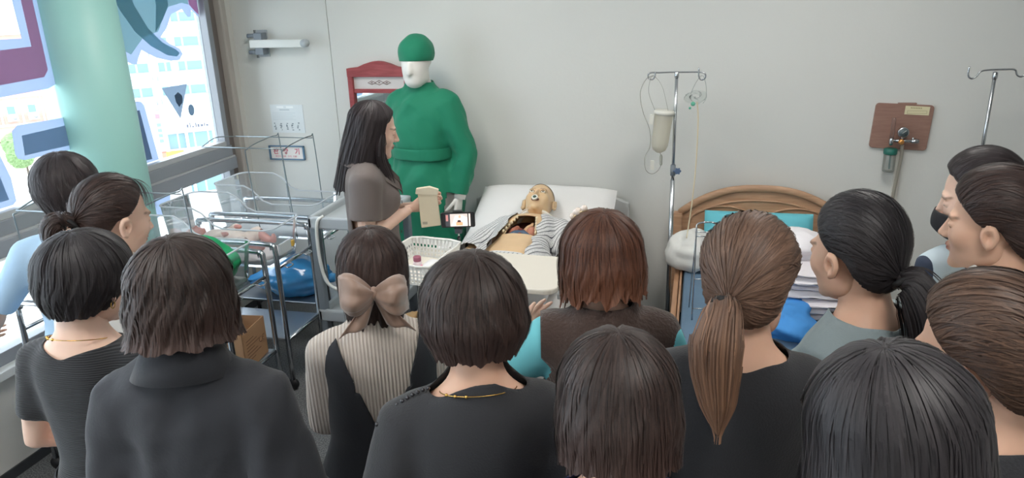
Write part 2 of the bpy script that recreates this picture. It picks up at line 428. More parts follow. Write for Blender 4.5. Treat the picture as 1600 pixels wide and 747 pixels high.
def hang_hair(seed, th=.016, zend=-.12, zfront=None, bulge=.06, tuck=.12, flip=0., wave=0., face=62, fringe=None, crown=(18, 0), spread=1.0, nth=180, nt=46, strands=700, groove=.0014, hairline=.085, ragged=.012, backy=1.0, part=0.0):
    """hair falling from a crown whorl. angles: 0 = face, 180 = back. returns V, tris, uv"""
    if zfront is None: zfront = zend
    rs = np.random.RandomState(seed)
    def openf(Q):
        az = np.degrees(np.abs(np.arctan2(Q[..., 0], Q[..., 1]+.0)))
        if fringe is not None: op = np.clip((fringe-Q[..., 2])/.012, 0, 1)*face
        else: op = np.clip((hairline+.012-Q[..., 2])/.06, 0, 1)**.7*face
        op = np.where(Q[..., 2] < -.13, np.minimum(op, face), op)
        return az-op
    def surf(th0, t, extra=0):
        th0 = np.asarray(th0, float); t = np.asarray(t, float)
        t1 = .45; ph = np.clip(t/t1, 0, 1)*(R(88)+R(crown[0])*np.cos(th0))
        D = np.stack([np.sin(ph)*np.sin(th0), np.sin(ph)*np.cos(th0), np.cos(ph)], -1)
        c, s = math.cos(R(crown[0])), math.sin(R(crown[0])); D = np.stack([D[..., 0], c*D[..., 1]-s*D[..., 2], s*D[..., 1]+c*D[..., 2]], -1)
        c, s = math.cos(R(crown[1])), math.sin(R(crown[1])); D = np.stack([c*D[..., 0]+s*D[..., 2], D[..., 1], -s*D[..., 0]+c*D[..., 2]], -1)
        sh = D.shape; thick = th*np.clip(.62+.6*np.clip(t/t1, 0, 1), 0, 1.15)
        r = SKULL_R[None]+thick.reshape(-1, 1); Dq = D.reshape(-1, 3)
        P = (SKULL_C+Dq/np.linalg.norm(Dq/r, axis=1, keepdims=True)).reshape(sh)
        w_ = np.clip((t-t1)/(1-t1), 0, 1)
        az = np.arctan2(P[..., 0], P[..., 1]+.014); fr = .5+.5*np.cos(az)
        ze = zend+(zfront-zend)*fr**1.5+ragged*sines(th0, seed+5, (9, 17, 31), (.5, .35, .3))
        z1 = P[..., 2]; m = 1+bulge*np.sin(np.clip(w_*1.1, 0, 1)*PI)**2-tuck*w_**2.2+flip*w_**4+wave*np.sin(w_*7+3*np.sin(th0*2+seed))*w_
        m = m*(1+(spread-1)*w_)
        x = P[..., 0]*m; y = (P[..., 1]+.014)*m*(1+(backy-1)*w_*(P[..., 1] < -.014))-.014
        z = z1+(ze-z1)*w_
        g = groove*(.3+.7*np.clip(t*2.5, 0, 1))*(1+.4*w_)*(sines(th0+.35*np.sin(3*t+seed), seed+1, (23, 41, 67, 11), (.8, .6, .4, .7))+.5*sines(th0*1.0+.6*t, seed+2, (7, 13), (1, .7)))
        g = g*(1-.0*w_)
        rad = np.stack([x, y+.014, np.clip((z-.03), -.02, 1)*(1-w_)], -1); rad /= (np.linalg.norm(rad, axis=-1, keepdims=True)+1e-9)
        Q = np.stack([x, y, z], -1)+rad*(g[..., None]+np.asarray(extra)[..., None])
        pull = np.clip(1-openf(Q)/16, 0, 1)*np.clip((Q[..., 2]+.06)/.05, 0, 1); Q = Q-rad*(pull*(th*.75))[..., None]
        if part:
            dd = np.exp(-((Q[..., 0]-part)/.006)**2)*np.clip((Q[..., 2]-.06)/.04, 0, 1)*np.clip((Q[..., 1]+.03)/.03, 0, 1)
            Q = Q-rad*(dd*.005)[..., None]
        return Q
    th0 = np.linspace(-PI, PI, nth, endpoint=False); tt = np.concatenate([np.linspace(.02, .45, nt//2), np.linspace(.45, 1, nt-nt//2+1)[1:]])
    TT, HH = np.meshgrid(tt, th0, indexing='ij')
    P = surf(HH, TT, np.zeros_like(HH)); uv = np.stack([HH/(2*PI)+.5, TT], -1).reshape(-1, 2); V = P.reshape(-1, 3)
    F = grid_faces(nth, nt, True); top = tuple(range(nth))
    T = tri(F+[tuple(reversed(top))])
    inn = V.copy(); inn[:, 0] *= .90; inn[:, 1] = (inn[:, 1]+.014)*.90-.014; inn[:, 2] -= .002
    f = openf(V); T0 = T
    V, T, uv = clip(V, T, f, uv)
    # inner lining so that the cut edge has a body
    keepi = clip(inn, tri(F), f); base = len(V)
    V = np.concatenate([V, keepi[0]]); uv = np.concatenate([uv, np.tile((.5, .5), (len(keepi[0]), 1))]); T = np.concatenate([T, keepi[1]+base])
    # loose strands on top
    k = 12; a = rs.uniform(-PI, PI, strands); t0 = rs.uniform(.05, .5, strands); t1 = np.minimum(1.0, t0+rs.uniform(.35, .8, strands))
    ts = t0[:, None]+(t1-t0)[:, None]*np.linspace(0, 1, k)[None]; aa = a[:, None]+.10*np.sin(ts*4+rs.uniform(0, 6, strands)[:, None])*rs.uniform(-.6, .6, strands)[:, None]
    ex = (rs.uniform(.0004, .0028, strands)[:, None]*np.ones((1, k)))+.004*(rs.uniform(0, 1, strands)**6)[:, None]*ts
    Ps = surf(aa, ts, ex)
    ok = (openf(Ps) > 1).all(1); Ps, aa, ts = Ps[ok], aa[ok], ts[ok]
    W = rs.uniform(.0012, .0042, len(Ps)); RV, RF = ribbons(Ps, W)
    ruv = np.repeat(np.stack([aa/(2*PI)+.5+rs.uniform(-.2, .2, len(Ps))[:, None], ts], -1), 2, axis=1).reshape(-1, 2)
    base = len(V); V = np.concatenate([V, RV]); uv = np.concatenate([uv, ruv]); RT = tri(RF)+base
    return V, np.concatenate([T, RT]), uv
def tied_hair(seed, tie=(180, -12), th=.010, hl=None, nu=170, nv=34, strands=600, groove=.0012, puff=.006, crownlift=.0, tail=None, tailr=(.02, .03, .028, .018, .004), tail_n=18):
    """hair swept from the hairline to a tie at (azimuth, elevation); tail = path points (head space)"""
    rs = np.random.RandomState(seed)
    if hl is None: hl = [(0, 37), (30, 33), (50, 19), (64, 4), (76, -10), (88, -14), (100, -22), (112, -40), (130, -54), (155, -62), (180, -64)]
    A = np.array([h[0] for h in hl], float); El = np.array([h[1] for h in hl], float)
    ta, te = R(tie[0]), R(tie[1]); d1 = np.array((math.sin(ta)*math.cos(te), math.cos(ta)*math.cos(te), math.sin(te)))
    def surf(u, v, extra):
        az = u*360-180; e = np.radians(np.interp(np.abs(az), A, El)); a = np.radians(az)
        d0 = np.stack([np.sin(a)*np.cos(e), np.cos(a)*np.cos(e), np.sin(e)], -1)
        # strands over the crown part sideways a little, so the fan is even
        fr = np.clip(.25+.75*np.cos(a), 0, 1)[..., None]; cc = d0+d1+np.array((0, -.15, 1.0))*fr*1.3; cc = cc/(np.linalg.norm(cc, axis=-1, keepdims=True)+1e-6); vv = v[..., None]
        D = (1-vv)**2*d0+2*vv*(1-vv)*cc*(1+.25*fr)+vv**2*d1; D = D/np.linalg.norm(D, axis=-1, keepdims=True)
        g = groove*np.sin(np.clip(v*1.1, 0, 1)*PI*.5)*sines(u*2*PI+.4*np.sin(2*v+seed), seed, (19, 37, 61, 97), (.7, .6, .5, .3))
        thk = th*np.clip(v/.06, .15, 1)+puff*np.sin(v*PI)+.012*np.clip((v-.86)/.14, 0, 1)+crownlift*np.exp(-((D[..., 2]-.9)/.4)**2)+g+extra
        azd = np.degrees(np.abs(np.arctan2(D[..., 0], D[..., 1]))); thk = thk*(1-.72*np.exp(-((azd-98)/26)**2)*np.clip(.35-D[..., 2], 0, .7)/.7)
        sh = D.shape; Dq = D.reshape(-1, 3); rr = hair_r(Dq, thk.reshape(-1, 1))
        return (SKULL_C+Dq/np.linalg.norm(Dq/rr, axis=1, keepdims=True)).reshape(sh)
    u = np.linspace(0, 1, nu, endpoint=False); v = np.linspace(0, .985, nv); VV, UU = np.meshgrid(v, u, indexing='ij')
    V = surf(UU, VV, np.zeros_like(UU)).reshape(-1, 3); uv = np.stack([UU, VV*.5], -1).reshape(-1, 2)
    T = tri([tuple(reversed(q)) for q in grid_faces(nu, nv, True)]+[tuple(range((nv-1)*nu, nv*nu))])
    k = 11; a = rs.uniform(0, 1, strands); v0 = rs.uniform(.0, .45, strands); v1 = np.minimum(.97, v0+rs.uniform(.3, .7, strands))
    vs = v0[:, None]+(v1-v0)[:, None]*np.linspace(0, 1, k)[None]; us = a[:, None]+.012*np.sin(vs*5+rs.uniform(0, 6, strands)[:, None])
    Ps = surf(us, vs, rs.uniform(.0004, .0022, strands)[:, None]*np.ones((1, k))+.003*(rs.uniform(0, 1, strands)**6)[:, None])
    RV, RF = ribbons(Ps, rs.uniform(.001, .0036, strands)); ruv = np.repeat(np.stack([us+rs.uniform(-.2, .2, strands)[:, None], vs*.5], -1), 2, axis=1).reshape(-1, 2)
    T = np.concatenate([T, tri(RF)+len(V)]); V = np.concatenate([V, RV]); uv = np.concatenate([uv, ruv])
    if tail is not None:
        tp_ = skull_pt(d1[None], th+.010)[0]; v2, t2, u2 = tail_mesh(seed+3, [tuple(np.array(q)+tp_) for q in tail], tailr); T = np.concatenate([T, t2+len(V)]); V = np.concatenate([V, v2]); uv = np.concatenate([uv, u2])
    return V, T, uv
def tie_point(tie, th):
    ta, te = R(tie[0]), R(tie[1]); return skull_pt(np.array([[math.sin(ta)*math.cos(te), math.cos(ta)*math.cos(te), math.sin(te)]]), th+.010)[0]
def tie_ring(tie, th, r=.018, tk=.006, out=.012):
    c = tie_point(tie, th); ta, te = R(tie[0]), R(tie[1]); d = np.array((math.sin(ta)*math.cos(te), math.cos(ta)*math.cos(te), math.sin(te))); d = d*.8+np.array((0, 0, -.45)); d /= np.linalg.norm(d)
    s = np.cross(d, (0, 0, 1.)); s /= np.linalg.norm(s); q = np.cross(s, d); c = c+d*out
    return tube([c+r*math.cos(t)*s+r*math.sin(t)*q for t in np.linspace(0, 2*PI, 20, endpoint=False)], tk, 8, True)
def tail_mesh(seed, path, rad, n=44, strands=90, groove=.12, flat=.75):
    """bundle of hair along a path, frayed towards the tip"""
    rs = np.random.RandomState(seed); P = resample(path, 7); k = len(P); s = np.linspace(0, 1, k)
    r = np.interp(s, np.linspace(0, 1, len(rad)), rad); V, F = tube(P, [(1, flat)]*k, n, up=(0.3, 1, .2), cap=True)
    V = V.reshape(k, n, 3); a = np.linspace(0, 2*PI, n, endpoint=False)
    g = 1+groove*(sines(a, seed, (5, 9, 13, 21), (.7, .6, .6, .4))[None]+.5*np.sin(a[None]*3+s[:, None]*4))
    V = P[:, None]+(V-P[:, None])*r[:, None, None]*g[:, :, None]
    uv = np.stack([np.tile(a/(2*PI), (k, 1))*.5, np.tile(.5+.5*s[:, None], (1, n))], -1).reshape(-1, 2); V = V.reshape(-1, 3); T = tri(F)
    m = 12; ss = np.linspace(0, 1, m); paths = []
    for i in range(strands):
        s0 = rs.uniform(0, .55); e0 = min(1.06, s0+rs.uniform(.3, .7)); q = s0+(e0-s0)*ss; an = rs.uniform(0, 2*PI)
        c = np.stack([np.interp(np.clip(q, 0, 1), s, P[:, j]) for j in range(3)], -1); c[:, 2] -= np.clip(q-1, 0, 1)*.3
        rq = np.interp(q, np.linspace(0, 1, len(rad)), rad)*rs.uniform(1.0, 1.16)
        jj = int(an/(2*PI)*n) % n; Vr = V.reshape(k, n, 3); off = np.stack([np.interp(np.clip(q, 0, 1), s, (Vr[:, jj, j]-P[:, j])) for j in range(3)], -1)
        off /= (np.linalg.norm(off, axis=1, keepdims=True)+1e-9); paths.append(c+off*rq[:, None]*np.where(np.abs(off[:, 1:2]) > .7, flat*1.15, 1.08))
    RV, RF = ribbons(np.array(paths), rs.uniform(.0015, .004, strands)); ruv = np.repeat(np.stack([np.repeat(rs.uniform(0, 1, strands)[:, None], m, 1), np.tile(.5+.5*ss, (strands, 1))], -1), 2, axis=1).reshape(-1, 2)
    return np.concatenate([V, RV]), np.concatenate([T, tri(RF)+len(V)]), np.concatenate([uv, ruv])

# ------------------------------------------------------------------ hands
HAND_CACHE = {}
def hand_mesh(curl=25, spread=6, thumb=35, scale=1.0):
    """right hand: wrist at origin, fingers along +x, thumb side +y, back of the hand +z"""
    key = (curl, spread, thumb)
    if key not in HAND_CACHE:
        parts = []
        P = [(-.03, 0, 0), (0, 0, 0), (.03, .002, 0), (.062, .001, .001), (.085, -.001, .001)]
        parts.append(tube(P, [(.0215, .0165), (.023, .0155), (.033, .0145), (.0375, .0125), (.034, .009)], 14, up=(0, 0, 1)))
        base = [(.083, .027, 0), (.088, .009, .001), (.084, -.010, .001), (.074, -.028, -.001)]; ln = [(.040, .024, .020), (.044, .028, .021), (.041, .026, .020), (.032, .019, .018)]
        for i in range(4):
            a = R((1.2-i)*spread*.8); c = 0; p = np.array(base[i]); pts = [p-np.array((.02, 0, 0)), p]; d0 = np.array((math.cos(a), math.sin(a), 0))
            for j, L in enumerate(ln[i]):
                c += R(curl*(.8, 1.1, .8)[j]*(1+.10*i)); d = d0*math.cos(c)+np.array((0, 0, -1))*math.sin(c); p = p+d*L; pts.append(p)
            parts.append(tube(pts, [.0095, .0096, .0086, .0078, .0058], 10, up=(0, 1, .01)))
        t = R(thumb); q = np.array((.022, .020, -.006)); pts = [np.array((.008, .008, -.004)), q]
        for j, L in enumerate((.036, .030, .024)):
            a = t*(1-.25*j); d = np.array((math.cos(a), math.sin(a), -.42-.12*j)); d /= np.linalg.norm(d); q = q+d*L; pts.append(q)
        parts.append(tube(pts, [.013, .0145, .0112, .0095, .0062], 10, up=(0, .2, 1)))
        HAND_CACHE[key] = remesh(parts, .0032, 4)
    V, T = HAND_CACHE[key]; return V*scale, T
def place_hand(V, T, wrist, dirv, palm, left):
    """dirv: along the fingers, palm: the way the palm faces"""
    x = np.array(dirv, float); x /= np.linalg.norm(x); z = -np.array(palm, float); z -= x*(z @ x); z /= np.linalg.norm(z); y = np.cross(z, x)
    V = V.copy(); T = np.asarray(T)
    if left: V[:, 1] *= -1; T = T[:, ::-1]
    # the thumb of a right hand (palm down, fingers forward) points left (+y of the hand frame)
    return V @ np.stack([x, y, z])+np.array(wrist), T

# ------------------------------------------------------------------ bodies (for a height of 1.60 m; scaled after)
TORSO = [(.755, .120, .095, 0), (.80, .160, .112, -.006), (.86, .170, .118, -.012), (.93, .148, .104, -.004), (1.0, .130, .094, .004), (1.08, .136, .098, .006),
         (1.16, .142, .104, .008), (1.22, .146, .100, .0), (1.275, .142, .086, -.008), (1.308, .118, .071, -.014), (1.334, .083, .060, -.015), (1.36, .058, .055, -.010), (1.40, .050, .052, 0), (1.44, .047, .050, .008)]
SHO = (.143, -.010, 1.266)
def torso_tube(off=0, z0=None, z1=None, n=30, sec=TORSO, grow=None):
    S = [s for s in sec if (z0 is None or s[0] >= z0) and (z1 is None or s[0] <= z1)]
    P = [(0, s[3], s[0]) for s in S]; rr = []
    for s in S:
        o = off+(grow(s[0]) if grow else 0); rr.append((s[1]+o, s[2]+o))
    P = np.array(P); V = []; a = np.linspace(0, 2*PI, n, endpoint=False)
    for p, r in zip(P, rr):
        ca, sa = np.cos(a), np.sin(a); e = .86; V.append(np.stack([p[0]+r[0]*np.sign(ca)*np.abs(ca)**e, p[1]+r[1]*np.sign(sa)*np.abs(sa)**e, np.full(n, p[2])], -1))
    V = np.concatenate(V); k = len(S); return V, grid_faces(n, k, True)+[tuple(range(n-1, -1, -1)), tuple(range((k-1)*n, k*n))]
def arm_parts(sd, elbow, wrist, off=0, frac=1.0, loose=0, cuff=0):
    """sd +1 right; returns tubes to a fraction of the arm (1 = shoulder..wrist)"""
    s = np.array((sd*SHO[0], SHO[1], SHO[2])); e = np.array(elbow, float); w_ = np.array(wrist, float)
    pts = [s+np.array((-sd*.045, .002, .012)), s, s+(e-s)*.33, s+(e-s)*.7, e, e+(w_-e)*.3, e+(w_-e)*.7, w_]
    rr = [.047, .049, .043, .039, .035, .036, .028, .0235]
    cum = [0]; 
    for i in range(1, len(pts)): cum.append(cum[-1]+np.linalg.norm(pts[i]-pts[i-1]))
    L = cum[-1]*frac; P = []; Q = []
    for i in range(len(pts)):
        if cum[i] <= L+1e-6: P.append(pts[i]); Q.append(rr[i]+off+loose*min(1, cum[i]/.2)+(cuff*max(0, (cum[i]-.1))))
        else:
            t = (L-cum[i-1])/(cum[i]-cum[i-1])
            if t > .02: P.append(pts[i-1]+(pts[i]-pts[i-1])*t); Q.append((rr[i-1]+(rr[i]-rr[i-1])*t)+off+loose+cuff*max(0, L-.1))
            break
    return tube(P, Q, 16, up=(.1, 1, .05))
def leg_parts(sd, off=0, zmin=.0, loose=0):
    pts = [(sd*.082, -.005, .86), (sd*.086, 0, .76), (sd*.088, .004, .62), (sd*.088, .006, .46), (sd*.088, -.006, .33), (sd*.088, -.014, .18), (sd*.088, -.016, .06)]
    rr = [.080, .086, .074, .054, .054, .042, .036]
    P = [p for p in pts if p[2] >= zmin]; return tube(P, [r+off+loose*max(0, (.8-p[2])) for r, p in zip(rr, P)], 16, up=(0, 1, 0))
def foot_mesh(sd):
    P = [(sd*.088, -.065, .035), (sd*.088, -.02, .042), (sd*.09, .05, .032), (sd*.094, .11, .026), (sd*.094, .16, .018)]
    return tube(P, [(.030, .034), (.034, .042), (.038, .032), (.042, .025), (.028, .016)], 14, up=(0, 0, 1))
def set_tint(V, lips=True, brow=True):
    """per-vertex weights for lips (r) and brows / lash line (g), head space"""
    q = V.copy(); q[:, 0] = np.abs(q[:, 0]); C = np.zeros((len(V), 4)); C[:, 3] = 1
    lp = np.exp(-((q[:, 0]/.0175)**4+((q[:, 2]+.0585)/.0092)**4))*(q[:, 1] > .07); C[:, 0] = lp
    bz = .0265-.25*np.clip(q[:, 0]-.036, 0, 1)+.10*np.clip(.02-q[:, 0], 0, 1); b = np.exp(-((q[:, 2]-bz)/.0033)**4-((q[:, 0]-.031)/.0185)**8)*(q[:, 1] > .05)
    lz = .0005-2.0*(q[:, 0]-.031)**2*6+.0; e = np.exp(-((q[:, 2]-lz)/.0017)**4-((q[:, 0]-.031)/.0145)**8)*(q[:, 1] > .05)
    C[:, 1] = np.maximum(b*.85, e); return C
def skin_mat(name, col, lip=(150, 72, 66), brow=(52, 40, 36), rough=.5):
    if name in MATS: return MATS[name]
    m = mat(name, col, rough, sss=.12, spec=.4); k = NT(m); b = k.b
    at = k.n('ShaderNodeAttribute', attribute_name='tint'); sp = k.n('ShaderNodeSeparateColor'); k.l(at.outputs['Color'], sp.inputs[0])
    tc = k.n('ShaderNodeTexCoord'); nz = k.n('ShaderNodeTexNoise'); nz.inputs['Scale'].default_value = 14; nz.inputs['Detail'].default_value = 4; k.l(tc.outputs['Object'], nz.inputs['Vector'])
    m0 = k.n('ShaderNodeMix', data_type='RGBA'); m0.inputs[6].default_value = tuple(c*.9 for c in col[:3])+(1,); m0.inputs[7].default_value = tuple(min(1, c*1.08) for c in col[:3])+(1,); k.l(nz.outputs['Fac'], m0.inputs[0])
    m1 = k.n('ShaderNodeMix', data_type='RGBA'); m1.inputs[7].default_value = rgb(*lip); k.l(sp.outputs[0], m1.inputs[0]); k.l(m0.outputs[2], m1.inputs[6])
    m2 = k.n('ShaderNodeMix', data_type='RGBA'); m2.inputs[7].default_value = rgb(*brow); k.l(sp.outputs[1], m2.inputs[0]); k.l(m1.outputs[2], m2.inputs[6])
    k.l(m2.outputs[2], b.inputs['Base Color']); return m
def mat4(m): return np.array([[m[i][j] for j in range(4)] for i in range(4)])
def xf(V, M): return np.asarray(V) @ M[:3, :3].T+M[:3, 3]
class Person:
    def __init__(s, name, head, yaw, hyaw=0, hpitch=-8, htilt=0, label='', cat='person', group=None, skin=None, height=None, elbows=None, wrists=None, hands=None, face_res=(56, 48), face=1.0, ears=True, hoff=(0, .024), build=1.0, hip_shift=(0, 0)):
        s.k = (height or head[2]/.91875)/1.60; s.hr = np.array(((hoff[0]), hoff[1], 1.470)); a = R(yaw)
        off = Vector((s.hr[0]*s.k, s.hr[1]*s.k, 0)); off.rotate(Matrix.Rotation(a, 3, 'Z'))
        s.root = empty(name, (head[0]-off.x, head[1]-off.y, 0), a, label, cat, group)
        s.el = elbows or [(-.195, -.045, 1.02), (.195, -.045, 1.02)]; s.wr = wrists or [(-.19, .035, .80), (.19, .035, .80)]
        s.hp = hands or [None, None]; s.skin = skin; s.build = build
        hm = Matrix.Translation(Vector(s.hr)) @ Matrix.Translation((0, -.02, -.09)) @ rot('Z', hyaw) @ rot('Y', htilt) @ rot('X', hpitch) @ Matrix.Translation((0, .02, .09))
        s.ears = ears; s.H = mat4(hm); s.face_res = face_res; s.face = face
    def sc(s, V): return np.asarray(V)*s.k
    def body(s, name='body', bust=True, voxel=.011, hand_gloves=False):
        parts = [torso_tube(-.004*0)]; top = torso_tube(0, 1.298)
        for sd, e, w_ in ((-1, s.el[0], s.wr[0]), (1, s.el[1], s.wr[1])): parts.append(arm_parts(sd, e, w_))
        for sd in (-1, 1): parts.append(leg_parts(sd)); parts.append(foot_mesh(sd)); parts += [ellipsoid((sd*.066, .072, 1.165), (.060, .050, .056))] if bust else []
        # neck follows the turned head
        hb = xf([(0, -.012, -.075)], s.H)[0]; parts.append(tube([(0, -.016, 1.29), (0, -.016, 1.34), (np.array((0, -.014, 1.36))+hb)/2, hb, xf([(0, -.006, -.03)], s.H)[0]], [(.064, .056), (.054, .053), (.050, .052), (.049, .052), (.045, .048)], 18, up=(0, 1, 0)))
        V, T = remesh(parts, voxel, 7); Vs = [V]; Ts = [T]; C = [np.tile((0, 0, 0, 1.), (len(V), 1))]; n = len(V)
        hv, ht = head_mesh(*s.face_res, face=s.face); c = set_tint(hv) if s.face > 0 else np.tile((0, 0, 0, 1.), (len(hv), 1))
        Vs.append(xf(hv, s.H)); Ts.append(ht+n); C.append(c); n += len(hv)
        if s.face > 0 and s.ears:
            for sd in (-1, 1):
                ev, ef = ear_mesh(sd); Vs.append(xf(ev, s.H)); Ts.append(tri(ef)+n); C.append(np.tile((0, 0, 0, 1.), (len(ev), 1))); n += len(ev)
        for i, sd in enumerate((-1, 1)):
            hp = s.hp[i] or {}; w_ = np.array(s.wr[i]); d = hp.get('dir'); d = (w_-np.array(s.el[i])) if d is None else np.array(d)
            v, t = hand_mesh(hp.get('curl', 30), hp.get('spread', 5), hp.get('thumb', 30)); v, t = place_hand(v*.94, t, w_, d, hp.get('palm', (-sd, 0, -.2)), sd < 0)
            Vs.append(v); Ts.append(t+n); C.append(np.tile((0, 0, 0, 1.), (len(v), 1))); n += len(v)
        V = np.concatenate(Vs); T = np.concatenate(Ts); s.bodyV = V
        s.ob = mesh_obj(name, s.sc(V), T, s.skin, s.root, attr=np.concatenate(C)); return s.ob
    def garment(s, name, material, off=.012, sleeve=.36, hem=.80, neck=(.085, .085, -.02), grow=None, voxel=.011, fold=.003, ffreq=20, seed=1, loose=.0, cuff=0, cutf=None, smooth=8, thick=.003, hemloose=0.0, label=None, shoulder=0.0, nz=1.20, parent=None, arms=(1, 1), bust=True, zb=.35):
        parts = []; hemz = hem-.05
        sec = [q for q in TORSO if q[0] < 1.42]
        if hem < .755: sec = [(hemz, .165+hemloose, .125+hemloose*.8, -.004), ((hemz+.80)/2, .168+hemloose*.6, .125+hemloose*.5, -.004)]+[q for q in sec if q[0] > .79]
        else: sec = [q for q in sec if q[0] >= hem-.07]
        def gr(z): return (grow(z) if grow else 0)+hemloose*np.clip((1.15-z)/.35, 0, 1)*(z > .755)
        parts.append(torso_tube(off, sec=sec, grow=gr))
        if bust:
            for sd in (-1, 1): parts.append(ellipsoid((sd*.066, .075, 1.165), (.064+off, .052+off, .060+off)))
        for i, (sd, e, w_) in enumerate(((-1, s.el[0], s.wr[0]), (1, s.el[1], s.wr[1]))):
            if arms[i] and sleeve > 0: parts.append(arm_parts(sd, e, w_, off+.004+shoulder, sleeve+.03, loose, cuff))
            elif arms[i] and sleeve == 0: parts.append(ellipsoid((sd*(SHO[0]-.03), SHO[1], SHO[2]-.008), (.052+off, .05+off, .046+off)))
        V, T = remesh(parts, voxel, smooth)
        N = vnormals(V, T); V = V+N*np.maximum(folds(V, seed, fold, ffreq, 6, zb)+folds(V, seed+7, fold*.35, ffreq*2.3, 6, zb), -off*.45)[:, None]
        # neck opening and hem
        f = np.full(len(V), 1.0)
        e = np.sqrt((V[:, 0]/neck[0])**2+((V[:, 1]-neck[2])/neck[1])**2)-1; f = np.where(V[:, 2] > nz, np.minimum(f, e*.08), f)
        f = np.minimum(np.minimum(f, V[:, 2]-hem), 1.376-V[:, 2])
        for i, (sd, el, w_) in enumerate(((-1, s.el[0], s.wr[0]), (1, s.el[1], s.wr[1]))):
            if arms[i] and 0 < sleeve < 1.2: f = np.minimum(f, s._sleeve_cut(V, sd, el, w_, sleeve))
        if cutf is not None: f = np.minimum(f, cutf(V))
        V, T = clip(V, T, f); s.gV = V
        o = mesh_obj(name, s.sc(V), T, material, parent or s.root, solid=thick)
        if label: o['label'] = label
        return o
    def _sleeve_cut(s, V, sd, el, w_, frac):
        S = np.array((sd*SHO[0], SHO[1], SHO[2])); e = np.array(el, float); w_ = np.array(w_, float); La = np.linalg.norm(e-S)+.047; Lb = np.linalg.norm(w_-e); L = frac*(La+Lb)
        if L < La: d = (e-S)/np.linalg.norm(e-S); p = S+d*(L-.047); rmax = .092
        else: d = (w_-e)/Lb; p = e+d*(L-La); rmax = .075
        q = V-p; al = q @ d; rad = np.linalg.norm(q-np.outer(al, d), axis=1); near = (rad < rmax) & (al > -.05) & (al < .13); v = -al
        side = sd*V[:, 0] > .085 if frac < .6 else np.ones(len(V), bool)
        return np.where(near & side, v, 1.0)
    def trousers(s, material, name='trousers', off=.012, loose=.02, hem=.07, fold=.004, top=.95, seed=3):
        parts = [torso_tube(off, sec=[q for q in TORSO if q[0] <= 1.01]), leg_parts(-1, off+.004, 0, loose), leg_parts(1, off+.004, 0, loose)]
        V, T = remesh(parts, .013, 7); N = vnormals(V, T); V = V+N*folds(V, seed, fold, 16)[:, None]
        f = np.minimum(V[:, 2]-hem, top-V[:, 2]); V, T = clip(V, T, f); return mesh_obj(name, s.sc(V), T, material, s.root, solid=.003)
    def shoes(s, material):
        for sd in (-1, 1):
            V, F = foot_mesh(sd); V = np.array(V); c = V.mean(0); V = c+(V-c)*np.array((1.12, 1.06, 1.12)); V[:, 2] = np.maximum(V[:, 2], .0)
            mesh_obj('shoe', s.sc(V), F, material, s.root)
    def hair(s, data, material, name='hair', parent=None):
        V, T, uv = data; return mesh_obj(name, s.sc(xf(V, s.H)), T, material, parent or s.root, uv=uv)
    def head_part(s, name, V, F, material, parent=None, smooth=True, **kw):
        return mesh_obj(name, s.sc(xf(np.asarray(V), s.H)), F, material, parent or s.root, smooth=smooth, **kw)
    def part(s, name, V, F, material, parent=None, smooth=True, **kw):
        return mesh_obj(name, s.sc(np.asarray(V)), F, material, parent or s.root, smooth=smooth, **kw)

# ------------------------------------------------------------------ the room
XL, YW, YR, XR, ZC = -2.91, 4.325, -2.6, 3.6, 2.75
M_wall = mat('wall_paint', rgb(216, 217, 213), .75, bump=.15, bscale=60, var=.025, vscale=1.3)
M_low = mat('low_wall_panel', rgb(214, 212, 206), .6, var=.02)
M_ceil = mat('ceiling_white', rgb(226, 226, 224), .85)
M_alu = mat('window_aluminium', rgb(150, 154, 160), .5, metal=.25, var=.06, vscale=3)
M_alud = mat('window_aluminium_brown', rgb(120, 111, 106), .55, metal=.2)
M_alul = mat('window_aluminium_pale', rgb(186, 188, 190), .45, metal=.2)
M_pane = glass_mat('window_glass', (.97, .985, .99, 1), .08)
M_white = mat('white_plastic', rgb(228, 228, 224), .4)
def floor_mat():
    m = mat('floor_vinyl', rgb(112, 112, 113), .55); k = NT(m); tc = k.n('ShaderNodeTexCoord')
    n1 = k.n('ShaderNodeTexNoise'); n1.inputs['Scale'].default_value = 160; n1.inputs['Detail'].default_value = 2; k.l(tc.outputs['Object'], n1.inputs['Vector'])
    rp = k.n('ShaderNodeValToRGB'); e = rp.color_ramp.elements; e[0].position = .38; e[0].color = rgb(72, 73, 76); e[1].position = .62; e[1].color = rgb(138, 138, 138)
    k.l(n1.outputs['Fac'], rp.inputs[0]); k.l(rp.outputs[0], k.b.inputs['Base Color']); return m
M_floor = floor_mat()
def struct(mb, name, material, parent=None, bevel=0):
    o = mb.build(name, material, parent, bevel)
    if parent is None: o['kind'] = 'structure'
    return o
struct(MB().mm((XL-.2, YR-.2, -.12), (XR+.2, YW+.2, 0)), 'floor', M_floor)
struct(MB().mm((XL-.2, YR-.2, ZC), (XR+.2, YW+.2, ZC+.1)), 'ceiling', M_ceil)
wb = struct(MB().mm((XL-.15, YW+.012, 0), (XR+.15, YW+.15, ZC)), 'wall_back', mat('wall_backing', rgb(120, 120, 118), .8))
for a, b in ((XL-.15, -2.243), (-2.239, XR+.1)):
    struct(MB().mm((a, YW, .0), (b, YW+.012, ZC)), 'wall_panel', M_wall, wb)
struct(MB().mm((XR, YR, 0), (XR+.12, YW, ZC)), 'wall_right', M_wall)
struct(MB().mm((XL-.15, YR-.12, 0), (XR+.12, YR, ZC)), 'wall_rear', M_wall)
wl = MB(); wl.mm((XL-.12, YR, 0), (XL, YW, .475)); wl.mm((XL-.12, 4.235, .475), (XL, YW, ZC)); wl.mm((XL-.12, YR, 2.42), (XL, YW, ZC)); wl.mm((XL-.12, YR, .475), (XL, -1.6, 2.42))
